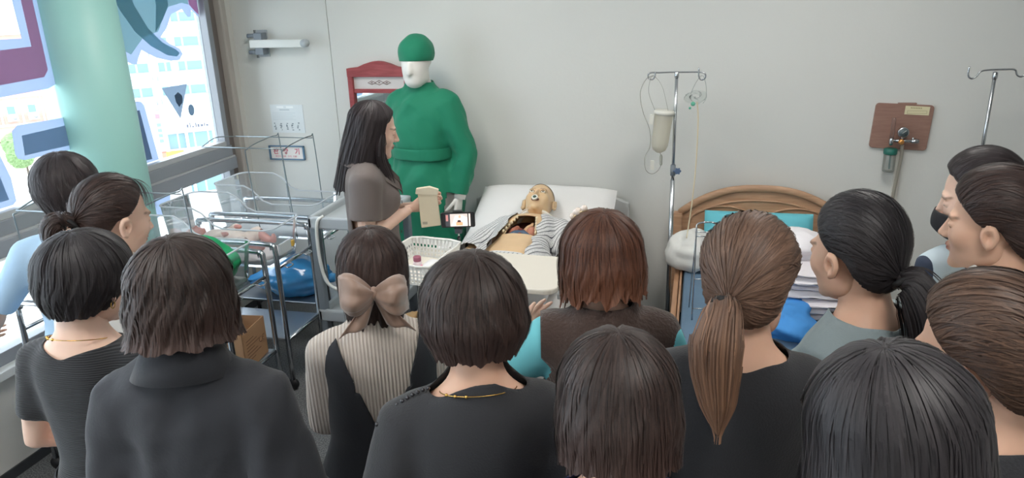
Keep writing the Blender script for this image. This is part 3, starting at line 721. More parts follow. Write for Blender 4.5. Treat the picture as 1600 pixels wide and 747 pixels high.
struct(wl, 'wall_left', M_low)
struct(MB().mm((XL-.14, -1.6, .475), (XL+.05, 4.235, .515)), 'trim_1', mat('sill_white', rgb(222, 224, 222), .35), bevel=.004)
struct(MB().mm((XL, YR, 0), (XL+.008, YW, .05)), 'baseboard_left', mat('baseboard_dark', rgb(60, 62, 66), .5))
struct(MB().mm((-1.0, YW-.008, 0), (XR, YW, .09)), 'baseboard_back', mat('baseboard_dark', rgb(60, 62, 66), .5))
def window(name, y0, y1, posts=()):
    m = MB(); x = XL
    for a, b, d0, d1 in ((.515, .575, .07, .02), (2.36, 2.42, .07, .02)): m.mm((x-d0, y0, a), (x+d1-.02, y1, b))
    m.mm((x-.07, y0, .575), (x, y0+.045, 2.36)); m.mm((x-.07, y1-.045, .575), (x, y1, 2.36))
    for p in posts: m.mm((x-.07, p-.03, .575), (x, p+.03, 2.36))
    o = struct(m, name, M_alu, bevel=.003)
    r = MB(); r.mm((x-.075, y0, .985), (x+.035, y1, 1.06)); r.mm((x-.075, y0, 1.068), (x+.012, y1, 1.135)); r.build('rail', M_alu, o, .004)
    MB().mm((x-.07, y0, 1.058), (x+.026, y1, 1.07)).build('rail_lip', M_alul, o)
    MB().mm((x-.06, y0+.04, 1.135), (x+.002, y1-.04, 1.165)).build('glazing_bead', M_alul, o)
    ys = [y0+.045]+[q for p in posts for q in (p-.03, p+.03)]+[y1-.045]
    for i in range(0, len(ys), 2):
        MB().mm((x-.052, ys[i], 1.16), (x-.046, ys[i+1], 2.37)).build('pane', M_pane, o); MB().mm((x-.052, ys[i], .57), (x-.046, ys[i+1], .99)).build('pane', M_pane, o)
    return o
window('window_1', 3.28, 4.115); window('window_2', -1.6, 2.99, (1.55, 0.0))
m = MB(); m.mm((XL-.1, 4.115, .515), (XL-.015, 4.185, 2.42)); struct(m, 'trim_2', M_alud, bevel=.006)
m = MB(); m.mm((XL-.1, 4.185, .515), (XL+.03, 4.238, 2.42)); struct(m, 'trim_3', mat('jamb_beige', rgb(176, 168, 160), .6), bevel=.01)
# round mint column between the two windows
M_mint = mat('pillar_mint', rgb(168, 220, 212), .42, var=.03, vscale=2)
pil = MB(); pil.lathe([(.20, 0), (.20, ZC)], 48, c=(XL-.055, 3.115, 0)); o = struct(pil, 'pillar', M_mint)
ps = MB(); ps.mm((XL-.02, 3.272, .515), (XL+.035, 3.284, 2.42)); ps.build('edge_strip', M_alul, o)

# ceiling lights the room has (outside the picture)
M_lamp = mat('lamp_diffuser', rgb(255, 255, 255), .5, emit=(1, .97, .92, 1), estr=9.5)
lamps = [(-1.5, 2.9), (.6, 2.9), (-1.5, .6), (.6, .6), (-1.5, -1.5), (.6, -1.5)]
for i, (x, y) in enumerate(lamps):
    e = empty('ceiling_light', (x, y, ZC), 0, 'flat square ceiling light panel %s' % ('over the gap between bassinets and hospital bed', 'over the wooden bed', 'over the women at the left', 'over the women at the right', 'at the rear left of the room', 'at the rear right of the room')[i], 'light', 'ceiling light panels')
    f = MB()
    for a, b in (((-.31, -.31), (.31, -.29)), ((-.31, .29), (.31, .31)), ((-.31, -.29), (-.29, .29)), ((.29, -.29), (.31, .29))): f.mm((a[0], a[1], -.03), (b[0], b[1], 0))
    f.build('frame', M_white, e); MB().mm((-.29, -.29, -.02), (.29, .29, -.008)).build('diffuser', M_lamp, e)

# ------------------------------------------------------------------ outside the window
M_bwhite = mat('facade_white', rgb(236, 238, 240), .8, var=.03, vscale=.3)
M_bgrey = mat('facade_grey', rgb(196, 202, 208), .8)
M_bwin = mat('facade_window_glass', rgb(118, 152, 164), .25, spec=.6)
M_brail = mat('balcony_rail', rgb(190, 200, 206), .6)
M_red = mat('facade_red', rgb(236, 168, 154), .8, var=.06, vscale=.6)
M_shop = mat('shop_sign', rgb(248, 244, 214), .6)
GZ = -18.0
struct(MB().mm((-160, -40, GZ-.5), (-6, 140, GZ)), 'ground', mat('street', rgb(206, 204, 198), .9, var=.12, vscale=.08))
wbd = empty('apartment_building', (-math.sin(R(40))*85, math.cos(R(40))*85, GZ), R(40), 'tall white apartment building with glazed balconies outside the far window', 'building')
MB().mm((-9, .0, 0), (12, 14, 34)).build('wall', M_bwhite, wbd)
ztops = [8.6, 6.2, 3.77, 1.35, -1.07, -3.5, -5.93]
def bwin(x0, x1, z0, z1, splits):
    b = MB().mm((x0, -.06, z0), (x1, .05, z1)).build('window', M_bgrey, wbd)
    xs = [x0]+splits+[x1]
    for i in range(len(xs)-1): MB().mm((xs[i]+.09, -.1, z0+.06), (xs[i+1]-.09, -.05, z1-.06)).build('pane', M_bwin, b)
bays = [(3.15, 6.45, [3.95, 5.55]), (1.25, 2.55, [2.0]), (-1.7, .45, [-.7]), (-4.6, -2.4, [-3.5]), (7.6, 10.4, [8.3, 9.7]), (-8, -5.4, [-6.6])]
for zt in ztops:
    for x0, x1, sp in bays:
        bwin(x0, x1, zt-.95-GZ, zt-GZ, sp)
        r = MB(); r.mm((x0-.1, -.5, zt-1.75-GZ), (x1+.1, -.42, zt-.98-GZ)); r.build('balcony_rail', M_brail, wbd)
    MB().mm((-9, -.75, zt-2.05-GZ), (12, 0, zt-1.8-GZ)).build('balcony_slab', M_bwhite, wbd)
for x in (2.85, .85, -2.05, 7.0): MB().mm((x-.14, -.55, 0), (x+.14, 0, 32)).build('pier', M_bwhite, wbd)
for x0, x1, sp in ((1.0, 5.5, [2.0, 3.6, 5.0]), (-5, -.6, [-3.5, -2]), (6.5, 11, [8, 9.5])): bwin(x0, x1, -12.5-GZ, -10.85-GZ, sp)
for x0, x1, sp in ((2.4, 11, [4, 6, 8]), (-6, -1, [-4])): bwin(x0, x1, -17.4-GZ, -14.3-GZ, sp)
sg = MB().mm((1.35, -.6, -10.75-GZ), (5.6, -.3, -9.4-GZ)).build('shop_sign_board', M_shop, wbd); sg['label'] = 'cream shop sign board'
sm = mat('sign_ink', rgb(92, 96, 110), .7)
k_ = MB()
for i, (x, w_, h_) in enumerate([(3.0, .18, .35), (3.3, .1, .5), (3.5, .22, .14), (3.85, .12, .45), (4.05, .2, .3), (4.35, .26, .25), (4.7, .1, .4), (4.9, .24, .22)]): k_.mm((x, -.64, -10.3-GZ), (x+w_, -.6, -10.3+h_-GZ))
k_.build('lettering', sm, sg)
MB().mm((1.6, -.64, -10.45-GZ), (2.35, -.6, -9.85-GZ)).build('emblem', mat('sign_violet', rgb(206, 200, 228), .7), sg)
vs = MB().mm((-.1, -1.4, -11.9-GZ), (.75, -.3, -8.3-GZ)).build('blade_sign', mat('blade_sign_white', rgb(238, 240, 246), .6), wbd); vs['label'] = 'white upright blade sign'
MB().mm((.18, -1.43, -9.0-GZ), (.62, -1.4, -8.5-GZ)).build('mark', mat('sign_red', rgb(214, 120, 128), .6), vs)
for i in range(4): MB().mm((.2, -1.43, -9.8-i*.55-GZ), (.6, -1.4, -9.45-i*.55-GZ)).build('mark', mat('sign_blue', rgb(120, 150, 210), .6), vs)
MB().mm((.2, -1.5, -13.9-GZ), (.6, -.4, -12.55-GZ)).build('awning_side', mat('awning_red', rgb(222, 130, 110), .7), wbd)
MB().mm((.6, -1.5, -13.9-GZ), (2.3, -.4, -12.6-GZ)).build('awning', mat('awning_orange', rgb(240, 168, 84), .7), wbd)
rbd = empty('brick_building', (-math.sin(R(50))*141.35, math.cos(R(50))*141.35, -49.4), R(50), 'salmon red building with small windows and air conditioners across the street', 'building')
rbd.scale = (2.57, 2.57, 2.57)
MB().mm((-14, 0, 12.3), (6.2, 10, 18.6)).build('wall', M_red, rbd)
MB().mm((-14, -.4, 18.6), (6.2, 10, 22)).build('upper_storey', mat('facade_pale_teal', rgb(196, 212, 214), .8), rbd)
for z in (-3.05, -4.75, 1.05, -1.2): MB().mm((-14, -.12, z-.06-GZ), (6.2, 0, z+.06-GZ)).build('band', M_bwhite, rbd)
for x in (2.35, 3.45, 4.55, 1.25): MB().mm((x-.05, -.1, -4.75-GZ), (x+.05, 0, -3.05-GZ)).build('pilaster', M_bwhite, rbd)
for x in (-.4, .7, 1.8, 2.9, 4.0, 5.1):
    for z in (-3.85, -.2):
        b = MB().mm((x-.26, -.08, z-.28-GZ), (x+.26, .05, z+.3-GZ)).build('window', M_bwhite, rbd); MB().mm((x-.2, -.11, z-.22-GZ), (x+.2, -.06, z+.24-GZ)).build('pane', M_bwin, b)
        ac = MB().mm((x-.28, -.5, z-.62-GZ), (x+.28, -.1, z-.28-GZ)).build('air_conditioner', M_bwhite, rbd)
        c = MB(); c.lathe([(.11, 0), (.11, .03)], 14, rot('X', 90)); o = c.build('fan', mat('fan_grey', rgb(150, 156, 160), .6), ac); o.location = (x+.1, -.5, z-.45-GZ)
# street trees and cars seen far below
M_leaf = mat('leaf_green', rgb(132, 158, 110), .8, var=.3, vscale=2); M_bark = mat('bark', rgb(110, 96, 84), .9)
for i, (d, yw_, h_) in enumerate([(92, 51, 6.5), (98, 53.5, 7), (84, 57, 6), (104, 48, 6)]):
    x, y = -math.sin(R(yw_))*d, math.cos(R(yw_))*d
    t = empty('street_tree', (x, y, GZ), 0, 'small leafy street tree %s' % ('beside the salmon red building', 'left of the salmon building corner', 'at the far left edge of the window view', 'between the two buildings across the street')[i], 'tree', 'street trees')
    MB().tube([(0, 0, 0), (0, 0, h_*.6)], [.14, .09], 8).build('trunk', M_bark, t)
    rs = random.Random(i); parts = [ellipsoid((rs.uniform(-.9, .9), rs.uniform(-.9, .9), h_*.6+rs.uniform(0, 1.6)), (rs.uniform(.9, 1.5),)*3, 10, 7) for _ in range(7)]
    V, T = remesh(parts, .22, 1); N = vnormals(V, T); V = V+N*(np.random.RandomState(i).uniform(-.12, .16, len(V)))[:, None]; mesh_obj('crown', V, T, M_leaf, t, smooth=False)
def car(x, y, rz, col, label):
    c = empty('parked_car', (x, y, GZ), rz, label, 'car', 'cars on the street')
    b = MB().prism([(-2.1, .35), (2.1, .35), (2.15, .8), (1.2, .95), (.6, 1.45), (-1.2, 1.45), (-1.8, .95), (-2.15, .85)], 1.7, Matrix.Translation((0, -.85, 0))).build('car_body', mat('car_'+str(col), rgb(*col), .25, coat=.5), c, .06)
    MB().prism([(-1.6, .98), (1.05, .98), (.55, 1.4), (-1.15, 1.4)], 1.74, Matrix.Translation((0, -.87, 0))).build('side_glass', mat('car_glass', rgb(60, 70, 80), .1), c)
    for px in (-1.3, 1.3):
        for py in (-.8, .8):
            w2 = MB(); w2.lathe([(.32, -.1), (.32, .1)], 16, rot('X', 90)); o = w2.build('wheel', mat('tyre', rgb(40, 40, 42), .8), c); o.location = (px, py, .32)
for i, (d, a, rz, col, lb) in enumerate([(74, 51.5, 20, (226, 226, 224), 'white car parked on the street below the window'), (78, 54.5, 30, (150, 60, 60), 'dark red car parked on the street below the window'), (70, 48, 15, (120, 130, 150), 'grey blue car parked on the street below the window')]):
    car(-math.sin(R(a))*d, math.cos(R(a))*d, R(rz), col, lb)

# lettering films stuck on the glass
def film_mat(name, c, tr=.8):
    if name in MATS: return MATS[name]
    m = bpy.data.materials.new(name); m.use_nodes = True; MATS[name] = m; t = m.node_tree; t.nodes.remove(t.nodes['Principled BSDF'])
    a = t.nodes.new('ShaderNodeBsdfTranslucent'); a.inputs[0].default_value = c; b = t.nodes.new('ShaderNodeBsdfDiffuse'); b.inputs[0].default_value = c
    x = t.nodes.new('ShaderNodeMixShader'); x.inputs[0].default_value = 1-tr; t.links.new(a.outputs[0], x.inputs[1]); t.links.new(b.outputs[0], x.inputs[2]); t.links.new(x.outputs[0], t.nodes['Material Output'].inputs[0]); return m
def film(poly, material, name, parent=None, layer=0, thick=.0015, smooth=0):
    P = np.array(poly, float)
    if smooth: P = resample(P, smooth, True)
    x1 = XL-.046+.0004+layer*.0016; n = len(P); V = [(x1, p[0], p[1]) for p in P]+[(x1+thick, p[0], p[1]) for p in P]
    A = sum(P[i][0]*P[(i+1) % n][1]-P[(i+1) % n][0]*P[i][1] for i in range(n))
    if A < 0: V = [(v[0], v[1], v[2]) for v in V[:n][::-1]]+V[n:][::-1]
    F = [tuple(range(n-1, -1, -1)), tuple(range(n, 2*n))]+[(i, (i+1) % n, n+(i+1) % n, n+i) for i in range(n)]
    return mesh_obj(name, V, F, material, parent, smooth=False)
F_b = film_mat('film_border', rgb(186, 196, 212)); F_p = film_mat('film_purple', rgb(220, 184, 200)); F_t = film_mat('film_teal', rgb(212, 234, 230)); F_d = film_mat('film_dark_teal', rgb(176, 208, 214))
F_n = film_mat('film_blue', rgb(176, 194, 206)); F_g = film_mat('film_grey', rgb(166, 178, 190)); F_g2 = film_mat('film_grey_dark', rgb(140, 155, 168)); F_r = film_mat('film_rose', rgb(232, 186, 206))
def decal(label, outer, inner=None, mo=None, mi=None, so=0, si=0, extra=()):
    o = film(outer, mo or F_b, 'window_decal', None, 0, smooth=so); tag(o, label, 'window sticker', 'lettering films on the window glass')
    if inner: film(inner, mi or F_n, 'film_face', o, 1, smooth=si)
    for p, mm_ in extra: film(p, mm_, 'film_face', o, 2)
    return o
decal('large purple L-shaped letter film with pale blue border, top left pane', [(2.30, 2.3), (2.30, 1.60), (2.606, 1.639), (2.87, 1.646), (2.915, 1.66), (2.945, 1.7), (2.945, 2.34), (2.775, 2.34), (2.785, 2.06), (2.789, 1.878), (2.675, 1.88), (2.45, 1.88), (2.45, 2.3)],
      [(2.33, 1.80), (2.33, 1.68), (2.606, 1.69), (2.86, 1.70), (2.89, 1.73), (2.89, 2.3), (2.83, 2.3), (2.83, 1.84), (2.5, 1.83)], mi=F_p)
decal('rounded blue rectangle film with pale border, left of the green pillar', [(2.628, 1.489), (2.661, 1.509), (2.94, 1.502), (2.94, 1.345), (2.657, 1.352), (2.625, 1.365), (2.617, 1.39)], [(2.671, 1.461), (2.925, 1.464), (2.925, 1.368), (2.663, 1.372)])
decal('rounded blue film cut by the left edge of the picture', [(2.40, 1.43), (2.50, 1.43), (2.54, 1.406), (2.567, 1.29), (2.565, 1.185), (2.545, 1.172), (2.40, 1.172)], [(2.42, 1.38), (2.505, 1.38), (2.53, 1.20), (2.42, 1.20)])
decal('big teal curved hook-shaped film at the top of the far window', [(3.33, 2.33), (3.345, 1.763), (3.372, 1.738), (3.434, 1.706), (3.47, 1.70), (3.497, 1.741), (3.525, 1.773), (3.63, 1.723), (3.746, 1.695), (3.822, 1.694), (3.858, 1.725), (3.84, 1.756), (3.76, 1.79), (3.695, 1.83), (3.763, 1.882), (3.814, 1.95), (3.917, 1.976), (3.96, 1.93), (3.985, 1.93), (4.0, 1.97), (4.065, 1.925), (4.065, 2.33)],
      [(3.34, 2.3), (3.36, 1.80), (3.44, 1.755), (3.56, 1.84), (3.68, 1.86), (3.74, 1.93), (3.80, 1.99), (3.92, 2.01), (3.98, 2.0), (3.98, 2.3)], mi=F_t,
      extra=[([(3.36, 2.1), (3.50, 2.1), (3.53, 2.0), (3.605, 1.88), (3.70, 1.80), (3.80, 1.755), (3.83, 1.733), (3.80, 1.715), (3.722, 1.729), (3.60, 1.79), (3.50, 1.87), (3.42, 1.98)], F_d), ([(3.66, 1.862), (3.74, 1.93), (3.80, 2.0), (3.80, 2.1), (3.70, 2.1), (3.70, 2.0)], F_d), ([(3.985, 2.2), (3.985, 2.0), (4.03, 1.96), (4.06, 1.94), (4.06, 2.2)], F_r)])
decal('dark blue slab-shaped film with pale border beside the green pillar', [(3.33, 1.503), (3.42, 1.509), (3.45, 1.502), (3.468, 1.48), (3.505, 1.17), (3.33, 1.17)], [(3.335, 1.461), (3.425, 1.461), (3.452, 1.185), (3.335, 1.185)], mi=film_mat('film_navy', rgb(164, 178, 190)))
decal('grey downward pointing triangle film on the far window', [(3.632, 1.553), (3.852, 1.552), (3.744, 1.364)], [(3.725, 1.50), (3.76, 1.515), (3.79, 1.49), (3.785, 1.455), (3.75, 1.43), (3.73, 1.46)], F_g, F_g2)
decal('small dark grey round film beside the grey triangle', [(3.853+.027*math.cos(a*PI/8), 1.397+.034*math.sin(a*PI/8)) for a in range(16)], None, F_g2)
decal('rounded pale blue film on the lower pane behind the women at left', [(2.82, .965), (2.82, .90), (2.86, .86), (2.93, .86), (2.94, .965)], None)
decal('pale blue rounded film hanging low on the far window pane', [(3.35, .975), (3.35, .88), (3.40, .85), (3.47, .86), (3.53, .90), (3.55, .975)], None, extra=[([(3.474, .919), (3.517, .915), (3.51, .847), (3.467, .852)], F_g)])

# ------------------------------------------------------------------ things on the back wall
M_chrome = mat('chrome', rgb(190, 194, 198), .22, metal=1.0)
M_steel = mat('steel_sheet', rgb(176, 182, 188), .32, metal=.85, var=.06, vscale=5)
M_blk = mat('black_plastic', rgb(34, 35, 38), .45)
M_grey = mat('grey_plastic', rgb(176, 182, 186), .45)
M_greyd = mat('grey_plastic_dark', rgb(122, 130, 138), .5)
M_paper = mat('paper', rgb(226, 230, 230), .8)
M_ink = mat('ink_grey', rgb(140, 152, 158), .8)
M_redink = mat('ink_red', rgb(214, 92, 116), .7)
def strokes(mb, segs, o, sx, sz, th, y):
    """flat pen strokes: segs in unit box -> small bars on a wall plane"""
    for (a, b), (c, d) in segs:
        x0, z0, x1, z1 = o[0]+a*sx, o[1]+b*sz, o[0]+c*sx, o[1]+d*sz; L = math.hypot(x1-x0, z1-z0); an = math.atan2(z1-z0, x1-x0)
        mb.box(((x0+x1)/2, y, (z0+z1)/2), (L+th, .0012, th), Matrix.Rotation(-an, 4, 'Y'))
yw = YW
# rescue descender bracket
e = empty('wall_bracket', (-2.70, yw, 1.75), 0, 'white hinged metal arm bracket on the wall beside the window', 'bracket')
for z in (.055, -.055): MB().mm((-.04, -.006, z-.028), (.035, 0, z+.028)).build('wall_plate', M_grey, e, .002)
for z in (.045, -.045): MB().mm((-.028, -.07, z-.022), (.03, -.005, z+.022)).build('hinge_block', M_greyd, e, .004)
MB().tube([(-.02, -.055, -.085), (-.02, -.055, .085)], .009, 12).build('hinge_pin', M_chrome, e)
for z in (.05, -.05): MB().tube([(-.075, -.055, z), (-.02, -.055, z)], .014, 10).build('bolt', M_greyd, e)
MB().mm((-.06, -.075, -.024), (.315, -.045, .026)).build('arm', mat('bracket_white', rgb(222, 224, 220), .4), e, .005)
k = MB(); k.lathe([(.024, -.018), (.026, -.01), (.026, .01), (.024, .018)], 18, rot('X', 90), (.32, -.06, 0)); k.build('end_ring', M_grey, e)
# notice sheet and framed sign
e = empty('wall_notice', (-2.6, yw, 1.27), 0, 'pale laminated notice sheet with tiny pictures taped to the wall', 'notice')
MB().mm((-.118, -.002, -.092), (.118, 0, .092)).build('sheet', mat('notice_sheet', rgb(218, 224, 226), .35), e)
k = MB(); k.mm((-.05, -.003, .055), (.02, -.002, .063))
for i in range(5): k.mm((-.105, -.0026, .038-i*.011), (.06-.02*(i % 2), -.002, .0395-i*.011))
k.build('lettering', mat('ink_pale', rgb(192, 202, 206), .8), e)
k = MB(); rs = random.Random(3)
for i in range(5):
    for j in range(5): k.box((-.095+i*.042+rs.uniform(-.006, .006), -.0028, -.03-j*.01+rs.uniform(-.003, .003)), (rs.uniform(.004, .014), .0012, rs.uniform(.004, .009)))
k.build('pictograms', M_ink, e)
for x in (-.07, .0): MB().mm((x, -.0032, .07), (x+.05, -.002, .082)).build('tape', mat('tape_white', rgb(236, 240, 240), .3), e)
e = empty('wall_sign', (-2.633, yw, 1.045), 0, 'small blue framed white sign with red Korean letters beside the window', 'sign')
MB().mm((-.118, -.006, -.042), (.118, 0, .042)).build('sign_plate', mat('sign_plate', rgb(232, 226, 222), .5), e)
k = MB(); k.mm((-.13, -.014, .04), (.13, 0, .048)); k.mm((-.13, -.014, -.048), (.13, 0, -.04)); k.mm((-.13, -.014, -.048), (-.12, 0, .048)); k.mm((.118, -.014, -.048), (.13, 0, .048)); k.build('sign_frame', mat('sign_frame_blue', rgb(96, 128, 156), .5), e, .002)
C_ = [(.5+.5*math.cos(a*PI/4), .5+.5*math.sin(a*PI/4)) for a in range(8)]
def circ(cx, cz, r): return [((cx+r*math.cos(a*PI/4), cz+r*math.sin(a*PI/4)), (cx+r*math.cos((a+1)*PI/4), cz+r*math.sin((a+1)*PI/4))) for a in range(8)]
wan = circ(.3, .82, .16)+[((.3, .62), (.3, .48)), ((.05, .45), (.62, .48)), ((.8, 1.0), (.8, .32)), ((.8, .68), (1, .68)), ((.2, .3), (.2, .03)), ((.2, .03), (.9, .03))]
gang = [((.05, .95), (.5, .95)), ((.5, .95), (.42, .7)), ((.42, .7), (.08, .5)), ((.75, 1.0), (.75, .45)), ((.75, .72), (.97, .72))]+circ(.5, .18, .17)
gi = [((.05, .9), (.5, .9)), ((.5, .9), (.42, .5)), ((.42, .5), (.1, .15)), ((.85, 1.0), (.85, .0))]
k = MB()
for g, x in ((wan, -.098), (gang, -.024), (gi, .06)): strokes(k, g, (x, -.008), .034, .036, .0045, -.0066)
k.build('lettering', M_redink, e)
k = MB(); x = -.085
for wch in 'DESCENDING LIFE LINE':
    if wch != ' ':
        k.box((x, -.0066, -.024), (.0016, .001, .011))
        if wch in 'DEFLSCG': k.box((x+.002, -.0066, -.0192), (.004, .001, .0014))
        if wch in 'DELSCG': k.box((x+.002, -.0066, -.0288), (.004, .001, .0014))
        if wch in 'EFSG': k.box((x+.002, -.0066, -.024), (.0035, .001, .0014))
        if wch in 'DN': k.box((x+.0042, -.0066, -.024), (.0014, .001, .011))
        if wch == 'N': k.box((x+.0021, -.0066, -.024), (.0014, .001, .011), Matrix.Rotation(R(20), 4, 'Y'))
    x += .0085 if wch != 'I' else .005
k.build('small_lettering', mat('ink_pink', rgb(222, 150, 160), .7), e)
# mirror with red frame
M_redw = wood_mat('red_wood', rgb(146, 58, 62), rgb(176, 82, 84), (2, 2, 12), .45)
e = empty('wall_mirror', (-1.925, yw, 0), 0, 'tall mirror in a red wooden frame with carved white top panel', 'mirror')
w2 = .205; z0, z1 = .35, 1.592
for s in (-1, 1): MB().mm((s*w2-(.035 if s > 0 else 0), -.035, z0), (s*w2+(0 if s > 0 else .035), 0, z1)).build('stile', M_redw, e, .004)
pts = [(-w2, 1.575), (w2, 1.575), (w2, 1.592), (.13, 1.60), (.085, 1.618), (.035, 1.632), (0, 1.635), (-.035, 1.632), (-.085, 1.618), (-.13, 1.60), (-w2, 1.592)]
pts = [(-w2, 1.54)]+[(w2, 1.54)]+pts[2:]
MB().prism(pts, .04, Matrix.Translation((0, -.038, 0))).build('crest', M_redw, e, .003)
MB().mm((-w2+.035, -.03, 1.44), (w2-.035, 0, 1.465)).build('rail', M_redw, e, .003)
MB().mm((-w2, -.035, z0), (w2, 0, z0+.05)).build('rail', M_redw, e, .003)
MB().mm((-w2+.035, -.016, 1.465), (w2-.035, 0, 1.54)).build('top_panel', mat('mirror_panel_white', rgb(222, 216, 214), .5), e)
k = MB()
for cx, a, b in ((-.05, .026, .011), (0, .03, .014), (.05, .026, .011)):
    P = [(cx-a, 1.503), (cx, 1.503+b), (cx+a, 1.503), (cx, 1.503-b)]; k.tube([(p[0], -.018, p[1]) for p in P], .0022, 6, True); k.box((cx, -.017, 1.503), (.012, .002, .006))
k.build('carving', mat('carving_brown', rgb(140, 112, 108), .6), e)
MB().mm((-w2+.03, -.012, z0+.05), (w2-.03, -.006, 1.445)).build('mirror_glass', mat('mirror_glass', rgb(214, 226, 222), .03, metal=1.0), e)
# oxygen outlet board
M_brd = wood_mat('board_wood', rgb(142, 108, 96), rgb(158, 124, 110), (3, 3, 20), .45)
e = empty('oxygen_outlet_board', (1.065, yw, 1.262), 0, 'brown wall board with oxygen flowmeter, gauge and humidifier bottle', 'medical gas outlet')
MB().prism(rrect(.285, .242, .018), .018, Matrix.Translation((0, -.018, 0)) @ rot('Y', 2.6)).build('board', M_brd, e, .003)
MB().mm((-.03, -.019, .115), (.06, -.002, .128)).build('hanger', M_brd, e, .002)
o = MB().box((.065, -.0195, .088), (.118, .003, .045), rot('Y', 2.6)).build('label_plate', mat('label_cream', rgb(222, 214, 178), .6), e)
k = MB()
for i in range(7): k.box((.035+i*.008, -.0216, .103-i*.0004), (.005, .001, .007))
k.box((.065, -.0214, .087), (.095, .001, .0015)); k.box((.065, -.0214, .073), (.095, .001, .0015)); k.box((.018, -.0214, .08), (.0015, .001, .014)); k.box((.112, -.0214, .078), (.0015, .001, .014)); k.build('lettering', mat('ink_olive', rgb(170, 160, 120), .7), o)
MB().tube([(-.03, -.05, -.068), (.075, -.05, -.070)], .008, 12).build('manifold_pipe', M_chrome, e)
k = MB(); k.tube([(.05, -.05, -.07), (.085, -.05, -.07)], .012, 14); k.tube([(.075, -.05, -.07), (.075, -.0, -.07)], .012, 14); k.build('valve', M_chrome, e)
MB().tube([(.055, -.05, -.07), (.055, -.05, -.05)], .006, 8).build('valve_stem', M_chrome, e)
k = MB(); k.lathe([(.014, 0), (.015, .012), (.012, .018)], 10, rot('X', 90), (-.002, -.055, -.072)); k.build('brass_knob', mat('brass', rgb(222, 158, 92), .3, metal=.7), e)
k = MB(); k.lathe([(.026, 0), (.028, .006), (.028, .022), (.025, .024)], 28, rot('X', 90), (.003, -.042, -.022)); g = k.build('gauge', M_chrome, e)
k = MB(); k.lathe([(.022, 0), (.022, .002)], 24, rot('X', 90), (.003, -.0655, -.022)); k.build('dial', mat('dial_grey', rgb(86, 100, 104), .3), g)
k = MB(); k.box((.006, -.0685, -.018), (.024, .001, .0016), rot('Y', -40)); k.build('needle', M_white, g)
MB().tube([(.003, -.05, -.065), (.003, -.05, -.045)], .006, 8).build('gauge_neck', M_chrome, e)
k = MB(); k.lathe([(.010, 0), (.0105, .01), (.0105, .10), (.0095, .108)], 14, None, (-.048, -.05, -.055)); k.build('flow_tube', glass_mat('flow_tube_clear', (.92, .86, .84, 1), .3, .05, .35, rgb(196, 170, 162)), e)
k = MB(); k.lathe([(.008, 0), (.012, .01), (.012, .03), (.008, .04)], 12, None, (-.048, -.05, -.092)); k.tube([(-.048, -.05, -.068), (-.02, -.05, -.068)], .007, 8); k.build('flow_valve', M_chrome, e)
bt = MB(); bt.lathe([(.032, 0), (.034, .004), (.034, .028), (.028, .032)], 24, None, (-.045, -.05, -.142)); bt.build('bottle_cap', mat('cap_green', rgb(30, 104, 92), .4), e)
k = MB(); k.lathe([(.03, 0), (.031, .006), (.030, .09), (.028, .095)], 24, None, (-.045, -.05, -.236)); k.build('humidifier_bottle', glass_mat('bottle_clear', (.96, .97, .96, 1), .35, .03, .25, rgb(226, 228, 222)), e)
MB().tube([(-.043, -.05, -.135), (-.041, -.05, -.222)], .005, 8).build('diffuser_stem', mat('stem_teal', rgb(88, 128, 130), .4), e)
k = MB(); k.tube(resample([(.008, -.05, -.09), (.012, -.045, -.16), (.005, -.04, -.28), (.0, -.035, -.42), (.004, -.03, -.62), (.004, -.03, -1.15)], 5), .009, 8); k.build('supply_tube', glass_mat('tube_pale', (.9, .88, .84, 1), .3, .1, .6, rgb(206, 202, 192)), e)
MB().mm((-.006, -.012, -1.26), (.028, -.002, -.13)).build('wall_conduit', mat('conduit_white', rgb(208, 205, 198), .5), e, .003)

# ------------------------------------------------------------------ drip stands
def drip_stand(loc, label, H, hooks, rz=0, base=True, knob_z=None):
    e = empty('drip_stand', loc, rz, label, 'drip stand', 'chrome drip stands')
    MB().tube([(0, 0, .06), (0, 0, 1.0)], .0125, 14).build('lower_pole', M_chrome, e); MB().tube([(0, 0, .95), (0, 0, H)], .0085, 12).build('upper_pole', M_chrome, e)
    k = MB(); k.tube(resample(hooks, 5), .0042, 8); k.build('hook_bar', M_chrome, e)
    MB().lathe([(.010, -.03), (.012, -.025), (.012, 0), (.006, .004)], 12, None, (0, 0, H)).build('collar', M_chrome, e)
    for i in range(5):
        a = R(72*i+20); f = MB().tube([(0, 0, .10), (.10*math.cos(a), .10*math.sin(a), .085), (.20*math.cos(a), .20*math.sin(a), .055)], .011, 8).build('foot', M_greyd, e)
        k = MB(); k.lathe([(.02, -.012), (.024, -.006), (.024, .006), (.02, .012)], 12, rot('X', 90), (.20*math.cos(a), .20*math.sin(a), .024)); k.build('castor', M_blk, f)
    if knob_z:
        MB().lathe([(.014, -.03), (.015, 0), (.014, .03)], 14, None, (0, 0, knob_z)).build('clamp', M_greyd, e)
        P = [(.017*(1+.16*math.cos(6*a))*math.cos(a), .017*(1+.16*math.cos(6*a))*math.sin(a)) for a in np.linspace(0, 2*PI, 30, endpoint=False)]
        k = MB(); k.prism(P, .016, Matrix.Translation((.026, -.03, knob_z))); k.tube([(0, -.022, knob_z), (.026, -.022, knob_z)], .004, 6); k.build('clamp_knob', mat('knob_blue', rgb(84, 104, 134), .4), e, .002)
    return e
S1 = (-.114, 4.05, 0)
